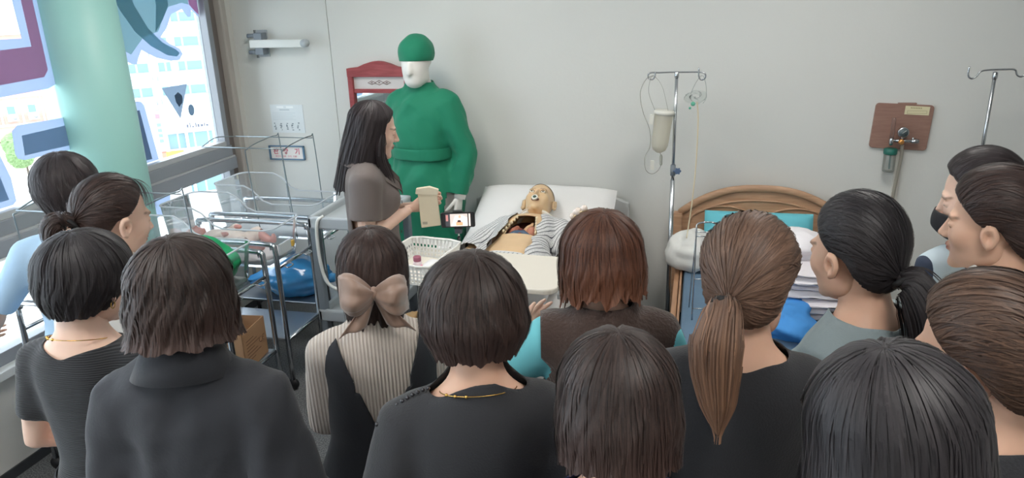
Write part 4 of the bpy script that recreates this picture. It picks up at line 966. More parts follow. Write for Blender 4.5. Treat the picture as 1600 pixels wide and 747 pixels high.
hk = [(-.115, 0, 1.572), (-.118, 0, 1.545), (-.132, 0, 1.530), (-.150, 0, 1.536), (-.154, 0, 1.556), (-.138, 0, 1.566), (-.10, 0, 1.566), (0, 0, 1.568), (.10, 0, 1.568), (.135, 0, 1.566), (.152, 0, 1.556), (.150, 0, 1.536), (.132, 0, 1.528), (.118, 0, 1.545), (.116, 0, 1.59)]
drip_stand(S1, 'chrome drip stand with looped hooks standing left of the wooden bed', 1.583, [(x*.965, y, z+.015) for x, y, z in hk], 0, knob_z=1.055)
hk2 = [(-.115, 0, 1.605), (-.115, 0, 1.565), (-.10, 0, 1.548), (-.08, 0, 1.556), (-.065, 0, 1.58), (-.03, 0, 1.588), (.04, 0, 1.59), (.08, 0, 1.588), (.092, 0, 1.565), (.11, 0, 1.556), (.125, 0, 1.57), (.13, 0, 1.615)]
drip_stand((1.37, 4.02, 0), 'plain chrome drip stand at the far right behind two women', 1.575, hk2, R(0))
# feeding bottle and oxygen mask hanging from the stand
M_milk = glass_mat('bottle_milky', (.95, .94, .9, 1), .35, .25, .75, rgb(238, 234, 222))
e = empty('drip_bottle', (-.186, 4.035, 1.229), 0, 'milky plastic feeding bottle hanging by thin tubes from the drip stand', 'bottle')
tl = rot('Y', 6)
k = MB(); k.lathe([(.012, -.075), (.034, -.06), (.044, -.035), (.046, .0), (.048, .09), (.05, .13), (.052, .134), (.052, .148), (.047, .15)], 28, tl); k.build('bottle_body', M_milk, e)
k = MB(); k.lathe([(.053, .135), (.054, .15), (.05, .157), (.0, .158)], 28, tl); k.build('lid', mat('lid_milky', rgb(224, 222, 212), .4), e)
MB().box((-.05, -.02, .11), (.02, .02, .05), tl.to_3x3().to_4x4()).build('vent_chamber', mat('lid_milky', rgb(224, 222, 212), .4), e)
k = MB(); k.tube(resample([(-.035, 0, .155), (-.07, 0, .25), (-.062, 0, .325), (-.045, .01, .335), (.0, .0, .28), (.035, 0, .155)], 6), .0014, 6)
k.build('hanger_cord', glass_mat('tube_clear', (.93, .93, .9, 1), .3, .1, .4, rgb(214, 214, 206)), e)
k = MB(); k.tube(resample([(0, 0, -.075), (.012, 0, -.12), (-.005, .0, -.17), (-.04, 0, -.195), (-.075, 0, -.17), (-.08, .0, -.10), (-.055, .005, -.04), (-.06, .005, .05), (-.10, .01, .15), (-.115, .01, .25), (-.085, .01, .32), (-.05, .01, .335)], 6), .0022, 6); k.build('drip_line', MATS['tube_clear'], e)
MB().lathe([(.004, -.03), (.008, -.025), (.008, .02), (.004, .03)], 10, None, (.006, 0, -.115)).build('drip_chamber', MATS['tube_clear'], e)
MB().mm((-.05, -.008, -.17), (-.03, .008, -.12)).build('roller_clamp', mat('lid_milky', rgb(224, 222, 212), .4), e)
e = empty('oxygen_mask', (.007, 4.04, 1.451), 0, 'clear oxygen mask with green valves hanging from the right hook of the drip stand', 'oxygen mask')
nu, nv = 20, 10; V = []
for i in range(nv):
    t = i/(nv-1)
    for j in range(nu):
        a = 2*PI*j/nu; r = .045*(1-t*.75)*(1+.18*math.cos(2*a)); V.append((r*math.cos(a)-.02+.012*math.sin(3*a+i), .02+.02*math.sin(a*2)-t*.04, r*math.sin(a)+.015*t))
mesh_obj('mask_shell', V, grid_faces(nu, nv, True), glass_mat('mask_clear', (.95, .97, .96, 1), .4, .05, .12, rgb(200, 220, 212)), e)
k = MB(); k.tube(resample([(-.045, 0, .02), (-.02, 0, .08), (.01, 0, .115), (.03, 0, .07), (.035, 0, .0), (.02, 0, -.03)], 5), .0016, 6); k.build('elastic_strap', MATS['mask_clear'], e)
for x, z, r in ((-.03, -.028, .012), (-.045, -.05, .007)): k = MB(); k.add(*ellipsoid((x, -.03, z), (r, r*.7, r)), True); k.build('valve', mat('valve_green', rgb(98, 178, 150), .35), e)
k = MB(); k.tube(resample([(-.01, -.01, -.02), (.0, -.01, -.12), (.0, -.02, -.35), (-.01, -.03, -.55), (-.022, -.05, -.68), (-.03, -.1, -.75)], 6), .0034, 7); k.build('oxygen_tube', mat('tube_cream', rgb(222, 208, 176), .4), e)

# ------------------------------------------------------------------ wooden bed at the right
M_oak = wood_mat('bed_wood', rgb(174, 134, 104), rgb(204, 164, 132), (1.2, 10, 14), .42)
M_oak2 = wood_mat('bed_wood_side', rgb(168, 126, 96), rgb(196, 154, 120), (10, 1.2, 14), .42)
e = empty('wooden_bed', (.375, 3.33, 0), 0, 'wooden single bed with arched carved headboard against the back wall', 'bed')
hx = .455; yb = .945
def arch(x, top, edge, wd): t = abs(x)/wd; return top-(top-edge)*(t**2.4)
P = [(-hx, .12), (hx, .12)]+[(x, arch(x, .93, .77, hx)) for x in np.linspace(hx, -hx, 25)]
MB().prism(P, .03, Matrix.Translation((0, yb-.03, 0))).build('headboard', M_oak, e, .004)
k = MB(); rim = [(x, yb-.04, arch(x, .918, .75, hx)) for x in np.linspace(-hx+.01, hx-.01, 25)]; k.tube(rim, [(.012, .02)]*25, 10); k.build('top_rail', M_oak, e)
k = MB(); k.tube([(x, yb-.034, arch(x, .845, .72, hx*.9)) for x in np.linspace(-hx*.88, hx*.88, 25)], [(.006, .007)]*25, 8); k.build('moulding', M_oak, e)
for s in (-1, 1):
    q = [(s*(.20+.19*math.cos(a)), yb-.034, .70+.105*math.sin(a)) for a in np.linspace(0, PI, 17)]; k = MB(); k.tube(q, [(.006, .007)]*17, 8); k.build('moulding', M_oak, e)
for s in (-1, 1):
    MB().mm((s*hx-.025, yb-.06, 0), (s*hx+.025, yb, .76)).build('post', M_oak, e, .006)
    MB().mm((s*(hx-.012)-.014, -.88, .30), (s*(hx-.012)+.014, yb-.06, .475)).build('side_rail', M_oak2, e, .005)
    MB().mm((s*(hx-.036)-.006, -.88, .44), (s*(hx-.036)+.006, yb-.06, .492)).build('rail_ledge', M_oak2, e, .003)
    MB().mm((s*hx-.03, -.93, 0), (s*hx+.03, -.87, .52)).build('post', M_oak, e, .006)
MB().mm((-hx, -.92, .18), (hx, -.885, .55)).build('footboard', M_oak, e, .004)
M_matb = mat('mattress_blue', rgb(96, 122, 146), .7, bump=.25, bscale=40, var=.08, vscale=12)
MB().mm((-hx+.05, -.875, .30), (hx-.05, yb-.045, .50)).build('mattress', M_matb, e, .02)
def pillow(name, label, cat, c, d, material, seed, rx=0, rz=0, group=None):
    nu, nv = 26, 26; V = []; rs = np.random.RandomState(seed)
    for sgn in (1, -1):
        for i in range(nv):
            for j in range(nu):
                u, v = -1+2*j/(nu-1), -1+2*i/(nv-1); ed = (1-abs(u)**3.2)*(1-abs(v)**3.2); h = max(0, ed)**.42
                wv = .05*math.sin(5*u+seed)*math.sin(4*v+1.3*seed)+.04*math.sin(11*u*v+seed)
                V.append((d[0]/2*u*(1-.06*(1-v*v)*0), d[1]/2*v, sgn*d[2]/2*h*(1+wv)))
    V = np.array(V); F = grid_faces(nu, nv); n = nu*nv; F = F+[tuple(n+i for i in reversed(q)) for q in F]
    M = (Matrix.Translation(c) @ Matrix.Rotation(rz, 4, 'Z') @ Matrix.Rotation(rx, 4, 'X')); V = xf(V, mat4(M))
    return tag(mesh_obj(name, V, F, material, None), label, cat, group)
pillow('pillow', 'turquoise pillow leaning on the wooden headboard', 'pillow', (.36, 4.125, .655), (.58, .30, .13), mat('pillow_turquoise', rgb(108, 198, 212), .75, bump=.1, bscale=90), 2, R(72), 0)
def bundle(name, label, cat, c, r, material, seed, amp=.12, flat=True, n=40, m=26):
    V, F = ellipsoid((0, 0, 0), (1, 1, 1), n, m); V = np.array(V); f = folds(V, seed, amp, 3.2, 8, 1)+folds(V, seed+1, amp*.5, 8, 6, 1)
    V = V*(1+f)[:, None]*np.array(r)
    if flat: V[:, 2] = np.maximum(V[:, 2], -r[2]*.72)
    return tag(mesh_obj(name, V+np.array(c), F, material, None), label, cat)
bundle('white_bundle', 'crumpled white plastic wrapped bundle at the head of the wooden bed', 'bundle', (.0, 4.03, .595), (.13, .12, .125), mat('bundle_white', rgb(226, 226, 222), .45, bump=.3, bscale=25), 4)
e = empty('wire_rack', (.075, 3.36, .50), R(8), 'thin chrome wire rack standing on the blue mattress', 'rack')
for s in (-1, 1): MB().tube(resample([(s*.06, -.05, .003), (s*.055, -.02, .2), (s*.05, .02, .42), (s*.045, .03, .455), (s*.02, .03, .465)], 4), .004, 8).build('upright', M_chrome, e)
MB().tube([(-.02, .03, .465), (.02, .03, .465)], .004, 8).build('crossbar', M_chrome, e)
for z, y in ((.42, .02), (.40, .018), (.2, -.02), (.06, -.045)): MB().tube([(-.055, y, z), (.055, y, z)], .003, 8).build('crossbar', M_chrome, e)
for s in (-1, 1): MB().tube([(s*.05, .02, .42), (s*.055, .10, .003)], .003, 8).build('back_leg', M_chrome, e)
# folded clothes
M_cl = mat('cloth_white', rgb(232, 228, 232), .85, bump=.2, bscale=50); M_cl2 = mat('cloth_offwhite', rgb(222, 216, 220), .85, bump=.2, bscale=50)
def folded(label, c, d, material, seed, rz=0):
    n = 9; V = []; F = []; rs = np.random.RandomState(seed)
    nu, nv = 22, 14
    for lay in range(2):
        pass
    P = []
    for i in range(nv):
        for j in range(nu):
            u, v = -1+2*j/(nu-1), -1+2*i/(nv-1); e1 = 1-.10*abs(v)**4; x = d[0]/2*u*e1; y = d[1]/2*v*(1-.08*abs(u)**4)
            ed = ((1-abs(u)**6)*(1-abs(v)**6)); P.append((x, y, d[2]*(.5+.5*max(0, ed)**.35)+.004*math.sin(6*u+seed)*math.sin(5*v+seed*2)))
    V = np.array(P+[(p[0], p[1], d[2]*.5-(p[2]-d[2]*.5)*.8) for p in P]); n = nu*nv; G = grid_faces(nu, nv); F = G+[tuple(n+i for i in reversed(q)) for q in G]
    V = xf(V, mat4(Matrix.Translation(c) @ Matrix.Rotation(rz, 4, 'Z')))
    return tag(mesh_obj('folded_garment', V, F, material, None), label, 'clothes', 'folded clothes on the wooden bed')
names = ['lowest', 'second lowest', 'third from the bottom', 'fourth from the bottom', 'fifth from the bottom', 'sixth from the bottom', 'topmost']
for i in range(7): folded('folded white garment, %s of the stack on the wooden bed' % names[i], (.59+.012*math.sin(i*2.1), 3.50+.012*math.cos(i*1.7), .502+i*.036), (.34+.02*math.sin(i), .30, .042), M_cl if i % 2 else M_cl2, i, R(4*math.sin(i*3)))
bundle('loose_garment', 'rumpled white garment thrown on top of the folded stack', 'clothes', (.50, 3.62, .80), (.15, .13, .075), M_cl, 9, .16)
bundle('loose_garment', 'rumpled white garment heaped at the right side of the wooden bed', 'clothes', (.725, 3.66, .645), (.095, .17, .17), M_cl2, 12, .16)
bundle('blue_cloth', 'bright blue rumpled cloth under the white folded clothes', 'cloth', (.43, 3.30, .545), (.13, .16, .075), mat('cloth_blue', rgb(70, 146, 218), .8, bump=.2, bscale=40), 15, .2)

# ------------------------------------------------------------------ hospital bed with overbed table
M_sheet = mat('sheet_white', rgb(230, 229, 228), .85, bump=.15, bscale=60, var=.02)
M_bedp = mat('bed_plastic', rgb(214, 214, 210), .45)
e = empty('hospital_bed', (-.84, 3.27, 0), 0, 'white hospital bed with grey headboard carrying the patient manikin', 'hospital bed')
P = [(-.475, .30), (.475, .30)]+[(x, arch(x, .885, .80, .475)) for x in np.linspace(.475, -.475, 21)]
MB().prism(P, .035, Matrix.Translation((0, .98, 0))).build('headboard', mat('bed_board_grey', rgb(196, 197, 196), .45), e, .008)
P = [(-.475, .30), (.475, .30)]+[(x, arch(x, .87, .81, .475)) for x in np.linspace(.475, -.475, 21)]
MB().prism(P, .035, Matrix.Translation((0, -1.03, 0))).build('footboard', M_bedp, e, .012)
MB().mm((-.44, -.99, .36), (.44, .98, .44)).build('frame', M_greyd, e, .01)
for sx in (-1, 1):
    for yy in (-.85, .85):
        l = MB().mm((sx*.38-.025, yy-.025, .08), (sx*.38+.025, yy+.025, .36)).build('leg', M_greyd, e, .004)
        k = MB(); k.lathe([(.045, -.02), (.05, -.01), (.05, .01), (.045, .02)], 18, rot('Y', 90), (sx*.38, yy, .05)); k.build('castor', M_blk, l)
# mattress with the raised head section
nu, nv = 24, 40; V = []
def mz(y): return .60+max(0, y+.12)*.17
for i in range(nv):
    y = -.98+1.94*i/(nv-1)
    for j in range(nu):
        x = -.425+.85*j/(nu-1); ed = (1-abs(x/.425)**14)*(1-abs((y+.01)/.97)**40); V.append((x, y, mz(y)-.035*(1-max(0, ed)**.5)+.003*math.sin(9*x+4*y)+.003*math.sin(17*y+5*x)))
n = len(V); V += [(v[0], v[1], v[2]-.16+.0*(v[2]-.6)) for v in V]; G = grid_faces(nu, nv); F = G+[tuple(n+i for i in reversed(q)) for q in G]
bd = [j for j in range(nu)]+[i*nu+nu-1 for i in range(1, nv)]+[(nv-1)*nu+j for j in range(nu-2, -1, -1)]+[i*nu for i in range(nv-2, 0, -1)]
F += [(bd[i], n+bd[i], n+bd[(i+1) % len(bd)], bd[(i+1) % len(bd)]) for i in range(len(bd))]
mesh_obj('mattress', V, F, M_sheet, e)
pillow('pillow', 'large white hospital pillow behind the manikin head', 'pillow', (-.83, 3.97, .80), (.80, .46, .15), M_sheet, 8, R(24), 0)
# overbed table
e = empty('overbed_table', (-.86, 2.76, 0), R(-3), 'pale overbed table standing across the hospital bed', 'table')
M_tab = mat('table_top_ivory', rgb(220, 214, 202), .4)
P = rrect(.76, .38, .05, 5); k = MB(); k.prism(P, .024, rot('X', 90)); k.V = [(v[0], v[1], v[2]+.900) for v in k.V]; k.build('table_top', M_tab, e, .007)
k = MB(); k.prism(rrect(.07, .012, .0059, 4), .004, Matrix.Translation((.30, .15, .9035)) @ rot('X', 90)); k.build('pen_groove', mat('groove_grey', rgb(176, 174, 168), .5), e)
k = MB(); k.mm((.37, -.13, .862), (.395, .02, .884)); k.build('latch_bracket', M_grey, e, .004)
MB().mm((.37, -.05, .30), (.43, .03, .87)).build('column', M_bedp, e, .006); MB().mm((.36, -.06, .25), (.56, .04, .31)).build('arm', M_bedp, e, .006)
MB().mm((.50, -.06, .07), (.56, .04, .31)).build('column', M_bedp, e, .006)
for y in (-.20, .20): MB().mm((.49, y-.025, .05), (.57, y+.025, .09)).build('base', M_bedp, e, .006)
MB().mm((.50, -.22, .05), (.56, .22, .09)).build('base', M_bedp, e, .006)
# basket with perforated walls, and what lies in it
M_bsk = mat('basket_white', rgb(230, 230, 226), .4)
e = empty('plastic_basket', (-1.09, 2.70, .9025), R(-8), 'white perforated plastic basket on the overbed table', 'basket')
bw, bd_, bh = .20, .25, .09
def wall_grid(x0, x1, n, rows, f):
    """lattice wall: horizontal bars and vertical bars; f(u, h) -> 3D"""
    k = MB(); th = .0028
    us = np.linspace(0, 1, n+1); hs = [0, .08, .26, .44, .62, .80, 1.0]
    def bar(u0, u1, h0, h1):
        q = [f(u0, h0), f(u1, h0), f(u1, h1), f(u0, h1)]; nn = np.cross(np.array(q[1])-np.array(q[0]), np.array(q[3])-np.array(q[0])); nn = nn/np.linalg.norm(nn)*th
        V = [tuple(np.array(p)) for p in q]+[tuple(np.array(p)+nn) for p in q]; k.add(V, [(3, 2, 1, 0), (4, 5, 6, 7), (0, 1, 5, 4), (1, 2, 6, 5), (2, 3, 7, 6), (3, 0, 4, 7)])
    for i in range(len(hs)-1): bar(0, 1, hs[i]-.0 if i == 0 else hs[i]-.035, hs[i]+.035)
    bar(0, 1, .84, 1.0)
    for u in us: bar(max(0, u-.22/n), min(1, u+.22/n), 0, 1)
    return k
fl = .018
sides = [lambda u, h: (-bw/2+bw*u+(u-.5)*2*fl*h*1.0, -bd_/2-fl*h, bh*h), lambda u, h: (bw/2-bw*u-(u-.5)*2*fl*h, bd_/2+fl*h, bh*h*1.12),
         lambda u, h: (bw/2+fl*h, -bd_/2+bd_*u+(u-.5)*2*fl*h, bh*h*(1+.12*u)), lambda u, h: (-bw/2-fl*h, bd_/2-bd_*u-(u-.5)*2*fl*h, bh*h*(1.12-.12*u))]
for f, n in zip(sides, (13, 13, 15, 15)): wall_grid(0, 1, n, 5, f).build('basket_wall', M_bsk, e)
MB().mm((-bw/2, -bd_/2, 0), (bw/2, bd_/2, .004)).build('basket_floor', M_bsk, e)
k = MB(); c4 = [sides[0](0, 1), sides[0](1, 1), sides[1](0, 1), sides[1](1, 1)]; k.tube(resample([c4[0], [(a+b)/2 for a, b in zip(c4[0], c4[1])], c4[1], [(a+b)/2 for a, b in zip(c4[1], c4[2])], c4[2], [(a+b)/2+(0, 0, .006)[i] for i, (a, b) in enumerate(zip(c4[2], c4[3]))], c4[3], [(a+b)/2 for a, b in zip(c4[3], c4[0])]], 2, True), .005, 8, True); k.build('basket_rim', M_bsk, e)
e = empty('medicine_bottle', (-1.10, 2.69, .91), 0, 'small bottle with dark pink cap and label in the white basket', 'bottle')
MB().lathe([(.017, 0), (.019, .004), (.019, .04), (.015, .05)], 18).build('bottle_body', mat('bottle_body_pale', rgb(224, 206, 210), .35), e)
MB().lathe([(.0194, .024), (.0194, .034)], 18).build('label_band', mat('band_pink', rgb(232, 120, 168), .5), e)
MB().lathe([(.016, .05), (.0165, .052), (.0165, .068), (.013, .071)], 18).build('bottle_cap', mat('cap_mauve', rgb(150, 84, 104), .4), e)
bundle('white_gauze', 'white crumpled gauze packet lying in the white basket', 'gauze', (-1.035, 2.70, .935), (.045, .07, .022), mat('gauze', rgb(226, 226, 228), .8), 21, .12)
# phone on a small tripod
e = empty('phone_tripod', (-.985, 2.905, .90), R(14), 'small black tripod with clamp standing on the overbed table', 'tripod')
for i in range(3): a = R(120*i+30); MB().tube([(0, 0, .06), (.035*math.cos(a), .035*math.sin(a), .003)], [.006, .004], 8).build('leg', M_blk, e)
MB().tube([(0, 0, .045), (0, 0, .10)], .0075, 12).build('grip', M_blk, e); MB().tube([(0, 0, .10), (0, 0, .122)], .0035, 10).build('stem', M_chrome, e)
MB().mm((-.016, -.01, .117), (.016, .012, .137)).build('clamp_base', mat('clamp_grey', rgb(64, 70, 78), .4), e, .003)
MB().mm((-.018, -.006, .137), (.018, .014, .144)).build('clamp_jaw', M_blk, e, .002); MB().mm((-.022, -.006, .212), (.022, .014, .219)).build('clamp_jaw', M_blk, e, .002); MB().mm((-.008, .0085, .14), (.008, .014, .216)).build('clamp_spine', M_blk, e)
e = empty('mobile_phone', (-.985, 2.905, 1.044), R(14), 'black phone held sideways on the tripod, filming the manikin', 'phone')
MB().prism(rrect(.148, .068, .008), .008, Matrix.Translation((0, -.002, .034))).build('phone_body', M_blk, e, .0015)
scr = MB().mm((-.066, -.0032, .005), (.064, -.0022, .063)).build('screen', mat('screen_dark', rgb(40, 42, 48), .3), e)
def pict(name, a, b, c, lay, poly=None):
    m_ = mat('screen_'+name, rgb(*c), .3, emit=rgb(*c), estr=.55); k = MB()
    if poly: k.prism(poly, .0003, Matrix.Translation((0, -.0034-lay*.0003, 0)))
    else: k.mm((a[0], -.0034-lay*.0003, a[1]), (b[0], -.0032-lay*.0003, b[1]))
    k.build('screen_picture', m_, scr)
pict('wall', (-.054, .006), (.042, .062), (196, 184, 178), 0); pict('bed', 0, 0, (222, 208, 204), 1, [(-.03, .006), (.042, .006), (.042, .045), (.02, .055), (-.012, .055)])
pict('left', (-.054, .006), (-.034, .062), (60, 62, 66), 1); pict('face', 0, 0, (214, 170, 140), 2, [(.005*math.cos(a)+.008, .049+.006*math.sin(a)) for a in np.linspace(0, 6.28, 12, endpoint=False)])
pict('chest', (-.008, .01), (.02, .024), (226, 160, 120), 2); pict('hole', 0, 0, (70, 48, 46), 3, [(-.004, .024), (.014, .024), (.010, .034), (.0, .034)])
pict('red', (-.052, .03), (-.042, .058), (176, 120, 116), 2); pict('menu', (.047, .006), (.054, .062), (232, 214, 204), 1)
# props at the foot of the hospital bed
M_tan = mat('manikin_tan', rgb(206, 168, 120), .5, sss=.05)
V, T = hand_mesh(55, 8, 35); V, T = place_hand(V*1.05, T, (-1.165, 2.66, .668), (-.1, .9, .2), (.3, 0, -1), True)
P1_, T1_ = remesh([tube([(-1.17, 2.38, .645), (-1.17, 2.52, .65), (-1.165, 2.66, .668)], [.046, .04, .026], 14)], .01, 3)
tag(mesh_obj('practice_limb', np.concatenate([P1_, V]), np.concatenate([T1_, T+len(P1_)]), M_tan), 'tan plastic training arm with hand lying at the foot of the bed', 'training arm')
e = empty('training_pad', (-.525, 2.50, .605), R(-12), 'tan plastic training model with pink opening near the table leg', 'training model')
V, T = remesh([ellipsoid((0, 0, .055), (.075, .10, .055)), ellipsoid((.0, .08, .05), (.06, .07, .045))], .008, 4); mesh_obj('model_body', V, T, M_tan, e)
k = MB(); k.add(*ellipsoid((.0, -.02, .10), (.026, .05, .014)), True); k.build('opening', mat('tissue_pink', rgb(214, 116, 96), .4), e)
e = empty('clipboard', (-.63, 2.36, .63), R(28), 'dark clipboard with white edge lying at the foot of the bed', 'clipboard')
MB().box((0, 0, .0), (.16, .22, .006), rot('X', 18)).build('board', mat('clip_dark', rgb(62, 64, 72), .5), e, .002); MB().box((0, .0, .004), (.15, .205, .002), rot('X', 18)).build('paper_edge', mat('clip_paper', rgb(84, 86, 94), .6), e)
bundle('white_towel', 'crumpled white towel at the foot of the hospital bed', 'towel', (-1.06, 2.33, .67), (.10, .07, .075), M_sheet, 31, .2)
bundle('dark_cloth', 'folded black cloth lying across the foot of the bed', 'cloth', (-1.17, 2.80, .62), (.07, .12, .02), mat('cloth_black', rgb(38, 38, 42), .85), 33, .08)

# ------------------------------------------------------------------ grey cart beside the presenter
e = empty('utility_cart', (-1.70, 3.44, 0), R(0), 'grey plastic utility cart standing behind the presenter', 'cart')
for z in (.93, .42):
    k = MB(); k.mm((-.17, -.22, z-.02), (.17, .22, z)); k.mm((-.19, -.24, z-.03), (.19, -.21, z+.035)); k.mm((-.19, .21, z-.03), (.19, .24, z+.035)); k.mm((-.19, -.24, z-.03), (-.16, .24, z+.035)); k.mm((.16, -.24, z-.03), (.19, .24, z+.035)); k.build('tray', M_grey, e, .01)
for sx in (-1, 1):
    for sy in (-1, 1):
        l = MB().mm((sx*.165-.02, sy*.21-.022, .08), (sx*.165+.02, sy*.21+.022, .91)).build('post', M_greyd, e, .008); k = MB(); k.lathe([(.036, -.015), (.04, 0), (.036, .015)], 16, rot('Y', 90), (sx*.165, sy*.21, .042)); k.build('castor', M_blk, l)
k = MB(); k.tube(resample([(-.10, -.225, .97), (-.13, -.25, .93), (-.13, -.26, .75), (-.10, -.26, .62), (-.02, -.25, .58), (.04, -.24, .62)], 6), .009, 8); k.build('cable', mat('cable_white', rgb(212, 214, 210), .5), e)
e = empty('sponge_block', (-1.62, 3.30, .935), R(20), 'pale yellow block lying on the grey cart', 'sponge')
MB().mm((-.04, -.05, 0), (.04, .05, .075)).build('block', mat('sponge_yellow', rgb(232, 220, 168), .8, bump=.3), e, .012)
# low white box with cloth right of the presenter
e = empty('tissue_carton', (-1.205, 3.32, .615), R(6), 'pale grey carton with white tissue on the hospital bed', 'carton')
MB().mm((-.056, -.10, 0), (.056, .10, .16)).build('carton_body', mat('carton_grey', rgb(190, 194, 198), .6), e, .004)
V, F = ellipsoid((0, 0, .165), (.046, .08, .03), 24, 14); V = np.array(V); V += (folds(V, 5, .012, 40, 6, 1)[:, None]*np.array((1, 1, 1))); mesh_obj('tissue', V, F, M_sheet, e)

# ------------------------------------------------------------------ bassinets along the window
M_acr = glass_mat('acrylic_clear', (.965, .975, .98, 1), .30, .02, .15, rgb(226, 234, 240))
M_acre = glass_mat('acrylic_edge', (.9, .93, .95, 1), .5, .03, .75, rgb(240, 244, 248))
BL, BW = .71, .38
def bassinet(y, label, canopy=None):
    e = empty('bassinet_trolley', (-2.405, y, 0), 0, label, 'bassinet', 'baby bassinets by the window')
    x0, x1 = -BL/2, BL/2; zt = .83
    for s in (-1, 1):
        yy = s*(BW/2-.015)
        pts = [(x0, yy, .06), (x0, yy, zt-.07), (x0+.02, yy, zt-.02), (x0+.07, yy, zt), (x1-.07, yy, zt), (x1-.02, yy, zt-.02), (x1, yy, zt-.07), (x1, yy, .06)]
        MB().tube(resample(pts, 4), .0135, 12).build('side_frame', M_chrome, e)
        for x in (x0, x1):
            k = MB(); k.lathe([(.028, -.012), (.032, 0), (.028, .012)], 14, rot('X', 90), (x, yy, .034)); k.build('castor', M_blk, e)
    for x in (x0, x1):
        for z in (.70, .29): MB().tube([(x, -BW/2+.015, z), (x, BW/2-.015, z)], .009, 10).build('crossbar', M_chrome, e)
        for yy in (-.10, .10): MB().tube(resample([(x, yy-.025, .70), (x+.03*(1 if x > 0 else -1), yy-.025, .69), (x+.03*(1 if x > 0 else -1), yy+.025, .69), (x, yy+.025, .70)], 3), .0035, 6).build('hook', M_chrome, e)
    MB().mm((x0+.005, -BW/2+.02, .285), (x1-.005, BW/2-.02, .30)).build('shelf', M_steel, e, .004)
    # clear tub: open box with flared walls, the head end higher
    tb, zb = .685, .685; L2, W2 = BL/2-.035, BW/2-.035; tub = empty('tub', (0, 0, 0), 0, parent=e) if False else None
    def rim(x): t = np.clip((x+.10)/.14, 0, 1); t = t*t*(3-2*t); return 1.0-.105*t
    def wall(P, n=14):
        out = []
        for (ax, ay), (bx, by) in zip(P[:-1], P[1:]):
            for i in range(n): out.append((ax+(bx-ax)*i/n, ay+(by-ay)*i/n))
        return out
    loop = rrect(2*L2, 2*W2, .05, 4); loop2 = []
    for i in range(len(loop)):
        a, b = loop[i], loop[(i+1) % len(loop)]; n = max(1, int(math.hypot(b[0]-a[0], b[1]-a[1])/.05)); loop2 += [(a[0]+(b[0]-a[0])*j/n, a[1]+(b[1]-a[1])*j/n) for j in range(n)]
    n = len(loop2); V = []; rows = 5
    for r in range(rows):
        t = r/(rows-1)
        for x, y_ in loop2: V.append((x*(.93+.09*t), y_*(.88+.14*t), zb+(rim(x)-zb)*t))
    F = grid_faces(n, rows, True)+[tuple(range(n-1, -1, -1))]
    tb = mesh_obj('tub', V, F, M_acr, e)
    MB().tube([V[(rows-1)*n+i] for i in range(n)], .0045, 6, True).build('tub_rim', M_acre, tb)
    MB().mm((-L2*.88, -W2*.82, .69), (L2*.88, W2*.82, .715)).build('mat', mat('bassinet_mat', rgb(232, 234, 236), .8), e, .01)
    if canopy:
        xa, xb, xc, zt2 = canopy; M_wire = mat('wire_steel', rgb(150, 162, 168), .35, metal=.8)
        for x in (xa, xb):
            pts = [(x, -BW/2+.02, .70), (x-.02, -BW/2+.01, zt2-.08), (x-.02, -BW/2+.03, zt2-.02), (x-.02, 0, zt2), (x-.02, BW/2-.04, zt2), (x-.02, BW/2-.01, zt2-.04), (x, BW/2-.02, .70)]
            MB().tube(resample(pts, 5), .0032, 7).build('canopy_hoop', M_wire, e)
        for s in (-1, 1): MB().tube([(xc, s*(BW/2-.025), zt2-.012), (xb-.02, s*(BW/2-.025), zt2-.014)], .0032, 7).build('canopy_bar', M_wire, e)
        MB().tube(resample([(xc, -BW/2+.025, zt2-.012), (xc-.02, 0, zt2+.01), (xc, BW/2-.025, zt2-.012)], 5), .0032, 7).build('canopy_hoop', M_wire, e)
    return e
bassinet(3.78, 'clear bassinet with wire canopy in the corner by the back wall', (-.03, .20, -.34, 1.235))
bassinet(3.31, 'clear bassinet holding the pink baby doll, second from the back wall')
bassinet(2.85, 'clear bassinet holding the green cloth, third from the back wall')
bassinet(2.45, 'clear bassinet nearest the camera, partly hidden by the women at left', (-.22, .30, -.24, 1.245))
# name card holder
e = empty('name_card', (-2.085, 3.30, .76), 0, 'small white card box at the foot end of the baby bassinet', 'card')
MB().box((-.012, 0, 0), (.012, .11, .06)).build('card', M_paper, e, .002); MB().box((-.005, .07, 0), (.01, .02, .03)).build('yellow_tag', mat('tag_yellow', rgb(236, 190, 90), .6), e)
